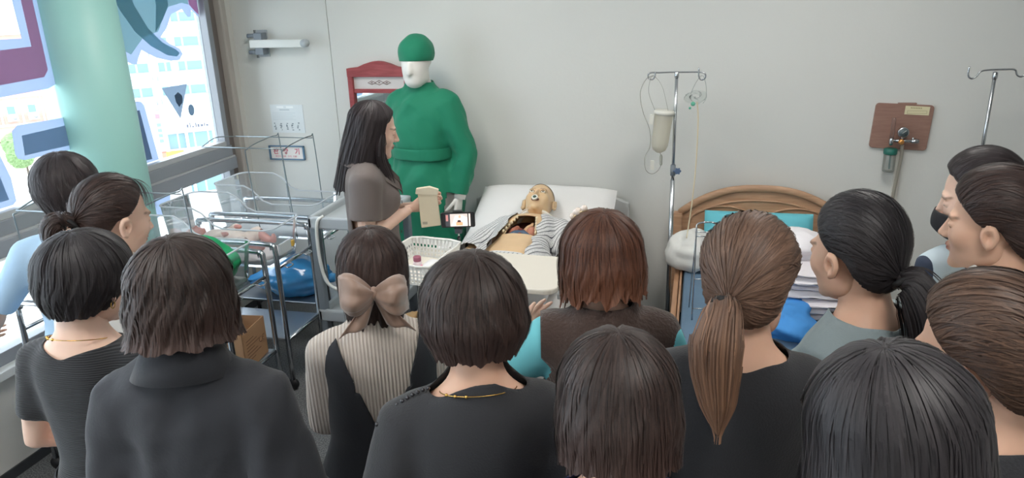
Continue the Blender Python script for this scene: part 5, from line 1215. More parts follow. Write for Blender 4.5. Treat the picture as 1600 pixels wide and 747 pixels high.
# baby doll
def baby(loc, rz, label, cloth, wrap):
    M_bs = mat('doll_skin', rgb(206, 150, 142), .5, sss=.1); e = empty('baby_doll', loc, rz, label, 'doll', 'baby dolls in bassinets')
    # lies on its back, head towards -x
    hd, ht = head_mesh(40, 34, 1.0); hd = hd*np.array((.62, .60, .55)); c = set_tint(hd/np.array((.62, .60, .55)))
    M = Matrix.Translation((-.20, 0, .085)) @ rot('Z', 90) @ rot('X', 90-180+90+90)
    hv = xf(hd, mat4(Matrix.Translation((-.20, 0, .075)) @ Matrix(((0, 0, -1, 0), (1, 0, 0, 0), (0, 1, 0, 0), (0, 0, 0, 1)))))
    parts = [tube([(-.15, 0, .06), (-.10, 0, .06), (-.03, 0, .062), (.05, 0, .06), (.09, 0, .055)], [(.03, .03), (.07, .05), (.075, .055), (.07, .05), (.05, .04)], 18, up=(0, 0, 1))]
    for s in (-1, 1):
        parts.append(tube([(-.10, s*.06, .065), (-.06, s*.115, .075), (-.01, s*.09, .11), (.015, s*.07, .12)], [.026, .022, .02, .018], 10)); parts.append(ellipsoid((.03, s*.065, .122), (.02, .016, .014)))
        parts.append(tube([(.07, s*.04, .055), (.13, s*.085, .085), (.20, s*.07, .05), (.22, s*.06, .045)], [.036, .032, .022, .018], 10)); parts.append(ellipsoid((.235, s*.06, .065), (.016, .018, .03)))
    V, T = remesh(parts, .006, 3)
    mesh_obj('doll_body', np.concatenate([V, hv]), np.concatenate([T, ht+len(V)]), skin_mat('doll_skin_face', rgb(206, 150, 142), (190, 100, 100), (150, 100, 90)), e, attr=np.concatenate([np.tile((0, 0, 0, 1.), (len(V), 1)), c]))
    V, T = remesh(parts[:1]+[p for i, p in enumerate(parts[1:]) if i % 4 == 0]+[p for i, p in enumerate(parts[1:]) if i % 4 == 2], .008, 3); N = vnormals(V, T); V = V+N*(.006+folds(V, 3, .003, 40))[:, None]
    f = np.minimum(np.minimum(V[:, 0]+.135, .15-V[:, 0]), .1); V, T = clip(V, T, f); mesh_obj('baby_clothes', V, T, cloth, e)
    return e
baby((-2.44, 3.31, .712), R(2), 'pink baby doll in cream clothes lying in the bassinet', mat('baby_cream', rgb(226, 210, 200), .85, bump=.2, bscale=80), None)
bundle('baby_blanket', 'crumpled white blanket spread under the baby doll', 'blanket', (-2.36, 3.30, .725), (.25, .135, .022), mat('blanket_white', rgb(226, 218, 216), .9, bump=.2, bscale=60), 41, .10)
bundle('green_cloth', 'bright green cloth bundle filling the third bassinet', 'cloth', (-2.30, 2.86, .815), (.25, .135, .125), mat('cloth_green', rgb(10, 150, 92), .7, bump=.2, bscale=40), 43, .10)
bundle('white_sheet', 'folded white sheet lying in the nearest bassinet', 'sheet', (-2.40, 2.45, .735), (.24, .13, .035), M_sheet, 44, .08)
# things on the lower shelves
e = empty('plastic_bag', (-2.33, 3.75, .302), R(5), 'shiny light blue plastic bag stuffed full on the lower shelf', 'bag')
n_, m_ = 60, 34; V, F = ellipsoid((0, 0, 0), (1, 1, 1), n_, m_); V = np.array(V)
ang = np.arctan2(V[:, 2], V[:, 1]); f = .045*np.sin(11*ang+3*V[:, 0])*np.clip(np.abs(V[:, 0]), .2, 1)**2+folds(V, 51, .05, 4, 8, 1)+folds(V, 52, .028, 14, 8, 1)
V = V*(1+f)[:, None]*np.array((.215, .17, .125)); V[:, 0] -= .10*np.clip(-(V[:, 0]+.05)/.165, 0, 1)**1.5; V[:, 1:] *= (1-.45*np.clip(-(V[:, 0]+.08)/.2, 0, 1))[:, None]; V[:, 2] -= .04*np.clip(-(V[:, 0]+.08)/.2, 0, 1); V[:, 2] = np.maximum(V[:, 2], -.108)+.110
mb_ = mat('bag_blue', rgb(72, 158, 222), .22, spec=.6, bump=.25, bscale=22, coat=.3); mesh_obj('bag_body', V, F, mb_, e)
k = MB(); k.add(*ellipsoid((.23, .0, .10), (.03, .035, .03), 16, 10), True); k.build('bag_knot', mb_, e)
e = empty('cardboard_box', (-2.185, 2.86, .302), R(6), 'open brown cardboard box on the lower trolley shelf', 'box')
M_cb = mat('cardboard', rgb(188, 146, 108), .85, var=.05, vscale=8)
for nm, a, b in (('side', (-.125, -.115, 0), (-.121, .115, .20)), ('side', (.121, -.115, 0), (.125, .115, .20)), ('side', (-.125, -.115, 0), (.125, -.111, .20)), ('side', (-.125, .111, 0), (.125, .115, .20)), ('bottom', (-.125, -.115, 0), (.125, .115, .004))): MB().mm(a, b).build(nm, M_cb, e)
k = MB()
for i in range(7): k.mm((.1252, -.085, .145-i*.017), (.1258, -.01+.03*(i % 3), .149-i*.017))
k.build('print', mat('print_brown', rgb(132, 96, 70), .8), e)
k = MB(); k.tube([(.1258, .055+.014*math.cos(a), .10+.014*math.sin(a)) for a in np.linspace(.8, 5.5, 10)], .0016, 5); k.tube([(.1258, .085+.014*math.cos(a), .10+.014*math.sin(a)) for a in np.linspace(.8, 5.5, 10)], .0016, 5); k.tube([(.1258, .073, .10), (.1258, .083, .10)], .0016, 5); k.build('print', MATS['print_brown'], e)
bundle('wrapping_paper', 'crumpled clear wrapping inside the cardboard box', 'wrapping', (-2.185, 2.86, .36), (.10, .09, .05), mat('wrap_beige', rgb(206, 190, 172), .5, bump=.3, bscale=40), 55, .15)

# ------------------------------------------------------------------ people
SK1 = skin_mat('skin_light', rgb(224, 188, 168)); SK2 = skin_mat('skin_warm', rgb(216, 174, 150)); SK3 = skin_mat('skin_rosy', rgb(224, 180, 162))
H_blk = hair_mat('hair_black', rgb(34, 29, 31), rgb(62, 52, 54)); H_blk2 = hair_mat('hair_black_cool', rgb(28, 26, 29), rgb(52, 47, 50))
H_dbr = hair_mat('hair_dark_brown', rgb(38, 28, 27), rgb(74, 54, 48)); H_dbr2 = hair_mat('hair_dark_brown_tips', rgb(32, 25, 24), rgb(66, 50, 45), rgb(72, 52, 46))
H_red = hair_mat('hair_chestnut', rgb(60, 36, 28), rgb(112, 70, 50), rgb(122, 78, 56)); H_bro = hair_mat('hair_brown', rgb(76, 57, 47), rgb(128, 99, 82), rgb(152, 114, 88))
H_mbr = hair_mat('hair_medium_brown', rgb(54, 38, 30), rgb(100, 74, 58))
C_blk = mat('cloth_black_knit', rgb(40, 41, 45), .9, bump=.25, bscale=260, sheen=.15); C_blk2 = mat('cloth_black_cotton', rgb(42, 44, 50), .85, bump=.15, bscale=160, sheen=.1)
C_rib = rib_mat('black_ribbed_knit', rgb(42, 43, 47), rgb(22, 23, 26), 'Z', 62, .9, .4, .003); C_wrib = rib_mat('white_ribbed_knit', rgb(226, 216, 206), rgb(196, 184, 174), 'X', 36, .9, .8, .004)
C_navy = mat('cloth_navy', rgb(44, 52, 92), .85, bump=.2, bscale=150); C_grey = mat('cloth_grey_blue', rgb(136, 150, 154), .9, bump=.2, bscale=200, sheen=.1)
C_lblue = mat('cloth_light_blue', rgb(166, 194, 218), .85, bump=.1); C_white = mat('cloth_shirt_white', rgb(230, 226, 216), .8, bump=.1, bscale=120); C_taupe = mat('cloth_taupe', rgb(104, 94, 90), .75, bump=.12, bscale=220, sheen=.1)
C_fleece = mat('cloth_brown_fleece', rgb(72, 56, 50), .95, bump=1.0, bscale=130, var=.25, vscale=120, sheen=.3); C_dbl = mat('cloth_dark_navy', rgb(36, 44, 66), .85); C_jean = mat('cloth_denim', rgb(70, 86, 112), .85, bump=.2, bscale=300); C_gtr = mat('cloth_trouser_grey', rgb(84, 84, 88), .85)
C_shoe = mat('shoe_black', rgb(40, 40, 42), .5); C_shoe2 = mat('shoe_white', rgb(206, 206, 204), .5); M_gold = mat('gold', rgb(212, 172, 96), .25, metal=1.0); M_pearl = mat('pearl', rgb(232, 218, 206), .25, coat=.5); M_band = mat('hair_band_black', rgb(24, 24, 26), .7)
def finish(p, tm=None, sh=None): p.trousers(tm or C_gtr, seed=int(p.k*1000)); p.shoes(sh or C_shoe)
def neck_chain(p, z=1.335, rx=.072, ry=.068, tilt=.02, name='necklace'):
    k = MB(); a = np.linspace(0, 2*PI, 40, endpoint=False); pts = [(rx*math.cos(t)*p.k, (-.018+ry*math.sin(t))*p.k, (z+tilt*-math.sin(t))*p.k) for t in a]; k.tube(pts, .0011, 5, True); o = k.build(name, M_gold, p.root)
    k = MB()
    for i in (24, 26, 28): k.add(*ellipsoid(pts[i], (.0035, .0035, .0035), 8, 6), True)
    k.build('pendant', M_gold, o)
def earring(p, side, z=-.05):
    k = MB(); pts = [(side*.086, -.008+.006*math.cos(t), z+.009*math.sin(t)) for t in np.linspace(0, 2*PI, 16, endpoint=False)]; V, F = tube(pts, .0014, 6, True); p.head_part('earring', V, F, M_gold)

# P1 light blue top, far left
p = Person('person', (-2.023, 1.949, 1.425), 32, 6, -10, 0, 'woman with short dark hair in light blue top, farthest left by the window', skin=SK1, elbows=[(-.33, .10, 1.03), (.212, -.045, 1.02)], wrists=[(-.42, .30, .90), (.13, .145, .93)], hands=[dict(curl=45, palm=(-.2, 1, -.4), dir=(-.5, .75, -.35)), None])
p.body(); p.garment('blouse', C_lblue, .014, .5, .72, (.088, .072, -.012), seed=11, fold=.004, hemloose=.02); finish(p, C_jean, C_shoe2)
p.hair(hang_hair(11, .024, -.072, -.03, .04, .28, ragged=.006, face=66, fringe=.035, strands=800, wave=.01), H_blk)
# P2 ponytail, profile to the right
p = Person('person', (-1.618, 1.672, 1.427), -10, -14, -12, 0, 'woman with low ponytail in white top looking right, left group', skin=SK1, face_res=(88, 76))
p.body(); p.garment('blouse', mat('cloth_cream_white', rgb(220, 218, 212), .8, bump=.1), .016, .55, .76, (.085, .08, -.015), seed=12, fold=.004, hemloose=.03); finish(p)
h = p.hair(tied_hair(12, (168, -16), .011, tail=[(0, 0, 0), (-0.012, -0.028, 0.0), (-0.02, -0.05, -0.02), (-0.022, -0.05, -0.055), (-0.02, -0.035, -0.085)], tailr=(.014, .024, .030, .024, .006), puff=.007), H_dbr)
V, F = tie_ring((168, -16), .011, .016); p.head_part('hair_tie', V, F, M_band, h)
rs = np.random.RandomState(5); paths = []
for i in range(46):
    x0 = rs.uniform(-.052, .052); s = np.linspace(0, 1, 12); paths.append(np.stack([x0*(.75+.4*s), .03+.066*np.sin(s*1.4)**.8+.006, .125-.085*s**1.6-.012*s*rs.uniform(0, 1)], -1))
V, F = ribbons(np.array(paths), rs.uniform(.0015, .004, len(paths))); uvb = np.tile((.3, .2), (len(V), 1)); uvb[:, 0] = rs.uniform(0, 1, len(V)); p.head_part('bangs', V, F, H_dbr, h, uv=uvb)
# P3 short hair, black ribbed top
p = Person('person', (-1.401, 1.332, 1.383), 4, -10, -12, 0, 'woman with short black hair, earring and black ribbed knit top, left group', skin=SK1, face_res=(80, 70), elbows=[(-.215, -.02, 1.02), (.225, -.06, 1.02)], wrists=[(-.10, .17, .95), (.10, .13, .92)])
p.body(); p.garment('knit_top', C_rib, .008, .40, .72, (.098, .078, -.014), seed=13, fold=.0022, nz=1.22); finish(p, C_blk2)
p.hair(hang_hair(13, .025, -.082, -.02, .03, .30, ragged=.004, face=64, fringe=.03, strands=800), H_blk2); neck_chain(p, 1.338, .076, .066); earring(p, 1)
# P4 bob with flipped ends, loose black shirt
p = Person('person', (-1.0, 1.181, 1.434), 12, 3, -8, 0, 'woman with shoulder-length dark bob, curled ends and loose black shirt', ears=False, skin=SK1, elbows=[(-.20, -.03, 1.02), (.215, -.04, 1.02)], wrists=[(-.16, .13, .88), (.20, .10, .84)], hands=[None, dict(curl=35, dir=(-.2, .5, -.7))])
p.body(); p.garment('shirt', C_blk2, .015, .98, .70, (.076, .066, -.014), seed=14, fold=.008, ffreq=24, loose=.010, hemloose=.03, shoulder=.002, cuff=.01); finish(p, C_blk2)
V, F = [], []
nn = 40; a = np.linspace(0, 2*PI, nn, endpoint=False); rows = []
for t, (r, z) in enumerate(((.062, 1.372), (.066, 1.384), (.076, 1.374), (.106, 1.318))): rows.append(np.stack([r*np.cos(a), -.016+r*.95*np.sin(a), z-.018*np.sin(a)], -1))
V = np.concatenate(rows); p.part('collar', V, grid_faces(nn, 4, True), C_blk2, solid=.002)
p.hair(hang_hair(14, .023, -.078, -.10, .07, .08, flip=.22, wave=.012, ragged=.006, face=62, strands=1300, groove=.0018), H_dbr2)
# P5 bow, white ribbed knit under a black pinafore
p = Person('person', (-0.767, 1.579, 1.34), 25, 0, -12, 0, 'woman with large satin bow, white ribbed sweater and black pinafore dress', ears=False, skin=SK1, height=1.47, elbows=[(-.178, .04, 1.02), (.178, .04, 1.02)], wrists=[(-.10, .20, 1.0), (.10, .20, 1.0)])
p.body(); p.garment('ribbed_sweater', C_wrib, .010, .98, .80, (.058, .056, -.010), seed=15, fold=.002, nz=1.26)
def vback(V):
    x, y, z = V[:, 0], V[:, 1], V[:, 2]; zb = 1.0+np.abs(x)*2.9; back = np.where(y < .02, zb-z, 1.0)      # deep V at the back
    front = np.where(y >= .02, (1.24-z)+np.abs(x)*.5, 1.0); arm = .184-np.abs(x)+np.where(z < 1.20, .2, 0); inner = np.where(z > 1.18, np.abs(x)-.074, 1.0)
    return np.minimum(np.minimum(np.minimum(back, front), arm), inner)
p.garment('pinafore_dress', C_blk2, .020, 0, .42, (.07, .07, -.016), seed=16, fold=.003, cutf=vback, hemloose=.03, arms=(1, 1)); finish(p, C_blk2)
h = p.hair(hang_hair(15, .016, -.125, -.10, .03, .20, ragged=.016, face=60, strands=900), H_dbr)
M_bow = mat('satin_taupe', rgb(150, 124, 110), .42, spec=.45, sheen=.3, var=.05, vscale=20)
bow = empty('hair_bow', (0, 0, 0), 0, parent=p.root); bow['label'] = 'large taupe satin bow'
def bow_lobe(sx, length, h0, rise, seed, dep=.03, droop=0.0):
    nu, nv = 36, 14; V = []
    for i in range(nv):
        t = i/(nv-1)
        for j in range(nu):
            a = 2*PI*j/nu; hh = h0*(.16+.84*math.sin(min(1, t*1.05)*PI*.62)**.9)*(1-.10*max(0, t-.85)/.15); dd = dep*(.35+.9*math.sin(t*PI*.85))
            cr = 1+.13*math.sin(5*a+seed+2*t)*(1-.4*t)+.06*math.sin(9*a+seed*2)
            V.append((sx*(length*t+.004*math.cos(3*a+seed)), -.122-.010-dd*.55+dd*math.cos(a)*cr-.018*math.sin(t*PI), hh*math.sin(a)*cr+rise*t-droop*t*t))
    return np.array(V), grid_faces(nu, nv, True)+[tuple(range((nv-1)*nu, nv*nu))]
for sx, L, h0, rz_, sd, dr in ((-1, .082, .052, .012, 1, 0), (1, .082, .050, -.006, 4, 0)):
    V, F = bow_lobe(sx, L, h0, rz_, sd, droop=dr); V[:, 2] -= .035; o = p.head_part('bow_loop', V, F, M_bow, bow)
for sx, seed in ((-1, 2), (1, 5)):
    V = []
    for i in range(12):
        t = i/11
        for j in range(9):
            u = -1+2*j/8; V.append((sx*(.008+.055*t)+u*(.010+.026*t), -.128-.012*math.sin(t*2.2)+.006*math.cos(4*u+seed), -.045-.085*t-.012*abs(u)*t*sx*u))
    p.head_part('bow_tail', np.array(V), grid_faces(9, 12), M_bow, bow, solid=.002)
V, F = ellipsoid((0, -.143, -.033), (.015, .014, .018), 18, 12); V = np.array(V); V[:, 0] *= 1+.12*np.sin(60*V[:, 2]); p.head_part('bow_knot', V, F, M_bow, bow)
# P6 round bob, black top with beaded shoulder seam
p = Person('person', (-0.392, 1.222, 1.417), 18, 2, -12, 0, 'woman with smooth round dark bob and black top with beaded shoulder, centre', ears=False, skin=SK2, elbows=[(-.225, -.045, 1.01), (.225, -.045, 1.01)], wrists=[(-.14, .14, .90), (.14, .14, .90)])
p.body(); p.garment('knit_top', C_blk, .014, .95, .76, (.098, .061, -.010), seed=17, fold=.003, loose=.008, nz=1.22); finish(p, C_blk2)
p.hair(hang_hair(17, .026, -.068, -.09, .06, .24, ragged=.006, face=60, strands=1200, groove=.0011, crown=(16, 4)), H_dbr2); neck_chain(p, 1.338, .076, .066)
bd_ = []
for i in range(11):
    t = i/10; bd_.append((-.098-.105*t, -.018-.01*t, 1.346-.022*t-.046*t*t))
k = MB()
for q in bd_: k.add(*ellipsoid([c*p.k for c in q], (.0042, .0042, .0042), 8, 6), True)
k.build('shoulder_beads', mat('bead_black', rgb(40, 40, 46), .2, spec=.7), p.root)
# P7 chestnut hair, brown fleece vest over turquoise printed shirt
p = Person('person', (-0.205, 1.691, 1.375), 12, 12, -10, 0, 'woman with chestnut hair, jewelled clip and brown fleece vest over turquoise shirt', ears=False, skin=SK1, elbows=[(-.315, .07, 1.10), (.20, -.03, 1.0)], wrists=[(-.22, .27, 1.14), (.13, .15, .92)], hands=[dict(curl=30, palm=(.6, 0, .5)), None])
def print_mat():
    m = mat('cloth_turquoise_print', rgb(120, 196, 208), .8); k = NT(m); tc = k.n('ShaderNodeTexCoord'); vo = k.n('ShaderNodeTexVoronoi'); vo.inputs['Scale'].default_value = 13; k.l(tc.outputs['Object'], vo.inputs['Vector'])
    r = k.n('ShaderNodeMath', operation='LESS_THAN'); r.inputs[1].default_value = .26; k.l(vo.outputs['Distance'], r.inputs[0])
    hs = k.n('ShaderNodeSeparateColor'); k.l(vo.outputs['Color'], hs.inputs[0]); rp = k.n('ShaderNodeValToRGB'); rp.color_ramp.interpolation = 'CONSTANT'; e = rp.color_ramp.elements
    e[0].position = 0; e[0].color = rgb(118, 206, 218); e[1].position = .62; e[1].color = rgb(232, 120, 150); x = e.new(.78); x.color = rgb(226, 208, 200); x = e.new(.9); x.color = rgb(120, 140, 90)
    k.l(hs.outputs[0], rp.inputs[0]); mx = k.n('ShaderNodeMix', data_type='RGBA'); mx.inputs[6].default_value = rgb(118, 206, 218); k.l(r.outputs[0], mx.inputs[0]); k.l(rp.outputs[0], mx.inputs[7]); k.l(mx.outputs[2], k.b.inputs['Base Color']); return m
p.body(); p.garment('printed_shirt', print_mat(), .012, .98, .74, (.095, .090, -.016), seed=18, fold=.004, loose=.018, hemloose=.02)
p.garment('fleece_vest', C_fleece, .026, .12, .70, (.064, .060, -.012), seed=19, fold=.003, thick=.006, hemloose=.02, cutf=lambda V: np.where(V[:, 2] > 1.02, V[:, 0]+.168, 1.0)); finish(p, C_jean)
h = p.hair(hang_hair(19, .027, -.085, -.12, .06, .0, wave=.015, ragged=.018, face=60, strands=1200, groove=.0016, flip=.06), H_red)
k = MB(); clipo = None
Vv, Ff = tube(resample([(-.062, .028, .112), (-.05, .012, .127), (-.034, -.008, .138)], 4), [(.007, .004)]*9, 8); clipo = p.head_part('hair_clip', Vv, Ff, mat('clip_metal', rgb(216, 190, 150), .3, metal=.7), h)
for i, (a, b, c, r) in enumerate(((-.062, .027, .120, .009), (-.051, .012, .133, .011), (-.038, -.004, .142, .009), (-.056, .022, .131, .007))): V, F = ellipsoid((a, b, c), (r, r, r), 12, 8); p.head_part('pearl', V, F, M_pearl, clipo)
# P8 foreground straight bob, navy top
p = Person('person', (-0.094, 0.997, 1.393), 10, 4, -14, 0, 'woman with straight dark bob and navy top in the foreground centre', ears=False, skin=SK2)
p.body(); p.garment('sweater', C_navy, .014, .98, .78, (.108, .078, -.014), seed=20, fold=.003, nz=1.21); finish(p, C_jean)
p.hair(hang_hair(20, .019, -.08, -.11, .05, .0, ragged=.007, face=60, strands=1500, groove=.001, crown=(14, 0), part=.004), H_dbr2)
# P9 brown ponytail, black top
p = Person('person', (0.106, 1.386, 1.457), 0, -12, -12, 0, 'woman with light brown ponytail and black top, right of centre', ears=False, skin=SK2, elbows=[(-.212, -.045, 1.02), (.212, -.045, 1.02)])
p.body(); p.garment('knit_top', C_blk, .014, .9, .76, (.088, .076, -.014), seed=21, fold=.003, nz=1.22); finish(p, C_jean)
h = p.hair(tied_hair(21, (190, -26), .013, hl=[(0, 37), (30, 33), (50, 15), (64, -8), (76, -28), (88, -38), (100, -44), (112, -50), (130, -56), (155, -62), (180, -64)], puff=.010, strands=1000, tail=[(0, 0, 0), (-0.004, -0.03, -0.018), (-0.006, -0.048, -0.07), (-.002, -.048, -.125), (.006, -.044, -.185), (.012, -.042, -.24)], tailr=(.017, .030, .040, .036, .026, .005)), H_bro)
V, F = tie_ring((190, -26), .013, .021, .008); p.head_part('hair_tie', V, F, M_band, h)
# P10 low black ponytail, grey-blue top
p = Person('person', (0.36, 1.671, 1.431), 50, -8, -8, 0, 'woman with low black ponytail and grey blue top looking left', skin=SK2, face_res=(88, 76), elbows=[(-.172, -.03, 1.02), (.172, -.03, 1.02)], wrists=[(-.155, .06, .81), (.155, .06, .81)])
p.body(); p.garment('t_shirt', C_grey, .014, .5, .76, (.090, .078, -.014), seed=22, fold=.003, nz=1.22); finish(p)
h = p.hair(tied_hair(22, (180, -34), .014, puff=.010, crownlift=.004, strands=900, tail=[(0, 0, 0), (0.004, -0.03, -0.012), (0.008, -0.055, -0.06), (0.01, -0.062, -0.125), (0.012, -0.058, -0.19), (0.012, -0.05, -0.25)], tailr=(.018, .036, .048, .046, .034, .008)), H_blk2)
V, F = tie_ring((180, -34), .014, .019, .007); p.head_part('hair_tie', V, F, M_band, h)
# P11 foreground right, dark crown
p = Person('person', (0.256, 0.859, 1.459), 12, 4, -14, 0, 'woman with dark straight hair seen closest to the camera at lower right', ears=False, skin=SK2)
p.body(); p.garment('knit_top', C_blk, .016, .95, .76, (.080, .066, -.012), seed=23, fold=.003); finish(p, C_blk2)
p.hair(hang_hair(23, .022, -.19, -.20, .055, .0, ragged=.01, face=60, strands=1600, groove=.001, crown=(8, -10), part=-.004), H_blk2)
# P12 right, brown hair, spectacles
p = Person('person', (0.475, 1.189, 1.433), 24, 24, -12, 0, 'woman with brown hair tucked behind the ear, spectacles and black top at right edge', skin=SK2, face_res=(80, 70))
p.body(); p.garment('t_shirt', C_blk, .014, .5, .76, (.084, .070, -.012), seed=24, fold=.003, nz=1.22); finish(p, C_blk2)
h = p.hair(tied_hair(24, (172, -22), .015, puff=.010, crownlift=.006, strands=1100, tail=[(0, 0, 0), (0.006, -0.03, -0.006), (0.012, -0.045, -0.025), (0.016, -0.04, -0.05)], tailr=(.018, .034, .034, .012)), H_mbr)
fr = mat('spectacle_frame', rgb(206, 200, 196), .25, metal=.6); g = empty('spectacles', (0, 0, 0), 0, parent=p.root)
for sd in (-1, 1):
    V, F = tube([(sd*(.031+.024*math.cos(t)), .104-.006*math.cos(t)**2, .003+.019*math.sin(t)) for t in np.linspace(0, 2*PI, 24, endpoint=False)], .0012, 6, True); p.head_part('lens_rim', V, F, fr, g)
    V, F = tube(resample([(sd*.056, .098, .008), (sd*.074, .06, .012), (sd*.082, .0, .012), (sd*.082, -.02, .002), (sd*.080, -.032, -.014)], 4), .0016, 6); p.head_part('temple_arm', V, F, fr, g)
V, F = tube(resample([(-.008, .106, .006), (0, .108, .009), (.008, .106, .006)], 4), .0012, 6); p.head_part('bridge', V, F, fr, g)
# P13 white shirt, profile to the left
p = Person('person', (0.709, 1.906, 1.444), 46, 18, -6, 0, 'woman in white collared shirt with tied dark hair in profile at right edge', skin=SK2, face_res=(96, 84), elbows=[(-.172, -.03, 1.02), (.172, -.03, 1.02)], wrists=[(-.155, .06, .81), (.155, .06, .81)])
p.body(); p.garment('shirt', C_white, .018, .95, .74, (.070, .072, -.016), seed=25, fold=.004, loose=.012, hemloose=.03); finish(p, C_jean)
nn = 44; a = np.linspace(PI/2+.35, 2.5*PI-.35, nn); rows = []
for r, z in ((.064, 1.335), (.066, 1.362), (.072, 1.368), (.086, 1.345), (.102, 1.318)): rows.append(np.stack([r*np.cos(a), -.016+r*np.sin(a), z-.022*np.sin(a)], -1))
p.part('collar', np.concatenate(rows), grid_faces(nn, 5), C_white, solid=.002)
h = p.hair(tied_hair(25, (180, -26), .013, hl=[(0, 24), (30, 18), (50, 4), (62, -10), (74, -18), (88, -16), (100, -24), (112, -40), (130, -54), (155, -62), (180, -64)], puff=.012, crownlift=.006, strands=1000, tail=[(0, 0, 0), (0, -0.028, -0.02), (0, -0.036, -0.075), (0, -0.03, -0.14), (0, -0.022, -0.19)], tailr=(.017, .030, .034, .028, .006)), H_dbr)
# P14 behind, black mask, pale blue vest top with navy lines
p = Person('person', (0.809, 2.251, 1.423), 16, 58, -14, 0, 'woman with black hair and black face mask behind the white-shirted woman', skin=SK1, face_res=(80, 70), elbows=[(-.172, -.03, 1.02), (.172, -.03, 1.02)], wrists=[(-.155, .06, .81), (.155, .06, .81)])
def line_mat():
    m = mat('cloth_pale_blue_lines', rgb(186, 200, 208), .8); k = NT(m); tc = k.n('ShaderNodeTexCoord'); sp = k.n('ShaderNodeSeparateXYZ'); k.l(tc.outputs['Object'], sp.inputs[0]); ab = k.n('ShaderNodeMath', operation='ABSOLUTE'); k.l(sp.outputs[0], ab.inputs[0])
    rp = k.n('ShaderNodeValToRGB'); rp.color_ramp.interpolation = 'CONSTANT'; e = rp.color_ramp.elements; a_, b_ = rgb(186, 200, 208), rgb(44, 54, 74); e[0].position = 0; e[0].color = a_; e[1].position = .055; e[1].color = b_
    for q, c in ((.062, a_), (.095, b_), (.102, a_), (.178, b_)): x = e.new(q); x.color = c
    k.l(ab.outputs[0], rp.inputs[0]); k.l(rp.outputs[0], k.b.inputs['Base Color']); return m
p.body(); p.garment('vest_top', line_mat(), .014, .28, .76, (.085, .08, -.02), seed=26, fold=.003); finish(p, C_dbl)
h = p.hair(tied_hair(26, (180, -20), .016, puff=.012, crownlift=.004, strands=900, tail=[(0, 0, 0), (0, -0.03, -0.006), (0, -0.045, -0.025), (0, -0.04, -0.05)], tailr=(.018, .034, .034, .012)), H_blk)
nu, nv = 22, 16; V = []
for i in range(nv):
    v = -1+2*i/(nv-1)
    for j in range(nu):
        u = -1+2*j/(nu-1); az = u*R(62); r = .098+.016*(1-v*v)*(1-u*u); V.append((r*math.sin(az)*.86, .012+r*math.cos(az)-.018*max(0, -v), -.060+.046*v*(1-.35*u*u)))
p.head_part('face_mask', np.array(V), grid_faces(nu, nv), mat('mask_black', rgb(34, 34, 38), .8), solid=.002)
# presenter
p = Person('person', (-1.38, 2.943, 1.463), -66, 4, -14, 0, 'presenter with long straight dark hair and taupe blouse holding a paper packet', ears=False, skin=SK1, face_res=(150, 128), elbows=[(-.185, .05, 1.03), (.192, -.03, 1.03)], wrists=[(-.035, .215, 1.10), (.05, .175, 1.11)],
           hands=[dict(curl=38, palm=(.75, .2, .45), dir=(.30, .9, .15), thumb=25), dict(curl=42, palm=(-.6, .2, .35), dir=(-.10, .95, .10), thumb=25)])
def vneck(V):
    x, y, z = V[:, 0], V[:, 1], V[:, 2]; return np.where(y > 0, (1.16+np.abs(x)*1.9)-z, 1.0)
p.body(); p.garment('blouse', C_taupe, .015, .38, .74, (.080, .076, -.018), seed=27, fold=.004, loose=.012, hemloose=.02, cutf=vneck); finish(p, C_blk2)
V = []; a = np.linspace(PI/2+.5, 2.5*PI-.5, 40)
rows = [np.stack([r*np.cos(a), -.016+r*np.sin(a), z-.03*np.sin(a)], -1) for r, z in ((.072, 1.318), (.074, 1.338), (.084, 1.338), (.104, 1.305))]
p.part('collar', np.concatenate(rows), grid_faces(40, 4), C_taupe, solid=.002)
for sd in (-1, 1):
    q = [(sd*.018, .142, 1.17), (sd*.050, .133, 1.235), (sd*.082, .075, 1.30), (sd*.115, .070, 1.262), (sd*.090, .125, 1.215), (sd*.062, .142, 1.195)]
    V = np.array(q+[(x, y+.004, z) for x, y, z in q]); n = 6; p.part('lapel', V, [tuple(range(n)), tuple(range(2*n-1, n-1, -1))]+[(i, (i+1) % n, n+(i+1) % n, n+i) for i in range(n)], C_taupe, smooth=False)
for z in (1.13, 1.06, .99):
    k = MB(); k.lathe([(.007, 0), (.0075, .002), (.006, .004)], 14, rot('X', -90), (0, .137 if z > 1.1 else .125, z)); p.part('button', np.array(k.V), k.F, mat('button_dark', rgb(70, 62, 58), .35))
h = p.hair(hang_hair(27, .013, -.285, -.26, .03, .0, ragged=.02, face=58, strands=1500, groove=.0012, crown=(10, 0), hairline=.088, backy=1.12, part=.004), H_blk)
for sd in (-1, 1):
    V, T, uv = tail_mesh(40+sd, [(sd*.070, .028, .02), (sd*.078, .030, -.04), (sd*.080, .042, -.11), (sd*.074, .078, -.17), (sd*.066, .108, -.23), (sd*.062, .118, -.30)], (.010, .024, .028, .028, .024, .008), flat=.55); mesh_obj('front_lock', p.sc(xf(V, p.H)), T, H_blk, h, uv=uv)
pk = empty('paper_packet', (-1.14, 2.965, 1.185), R(12), 'cream paper packet with printed lines held by the presenter', 'packet')
M_pk = mat('packet_cream', rgb(214, 202, 176), .75, bump=.15, bscale=60); k = MB(); k.prism([(-.045, .0), (.04, .0), (.052, -.155), (-.036, -.165)], .014, rot('X', -6)); k.build('packet_body', M_pk, pk, .004)
k = MB(); k.prism([(-.055, -.012), (.045, -.02), (.05, .008), (.01, .022), (-.05, .014)], .018, Matrix.Translation((0, -.004, 0))); k.build('folded_top', mat('packet_pale', rgb(226, 216, 192), .75), pk, .004)
k = MB()
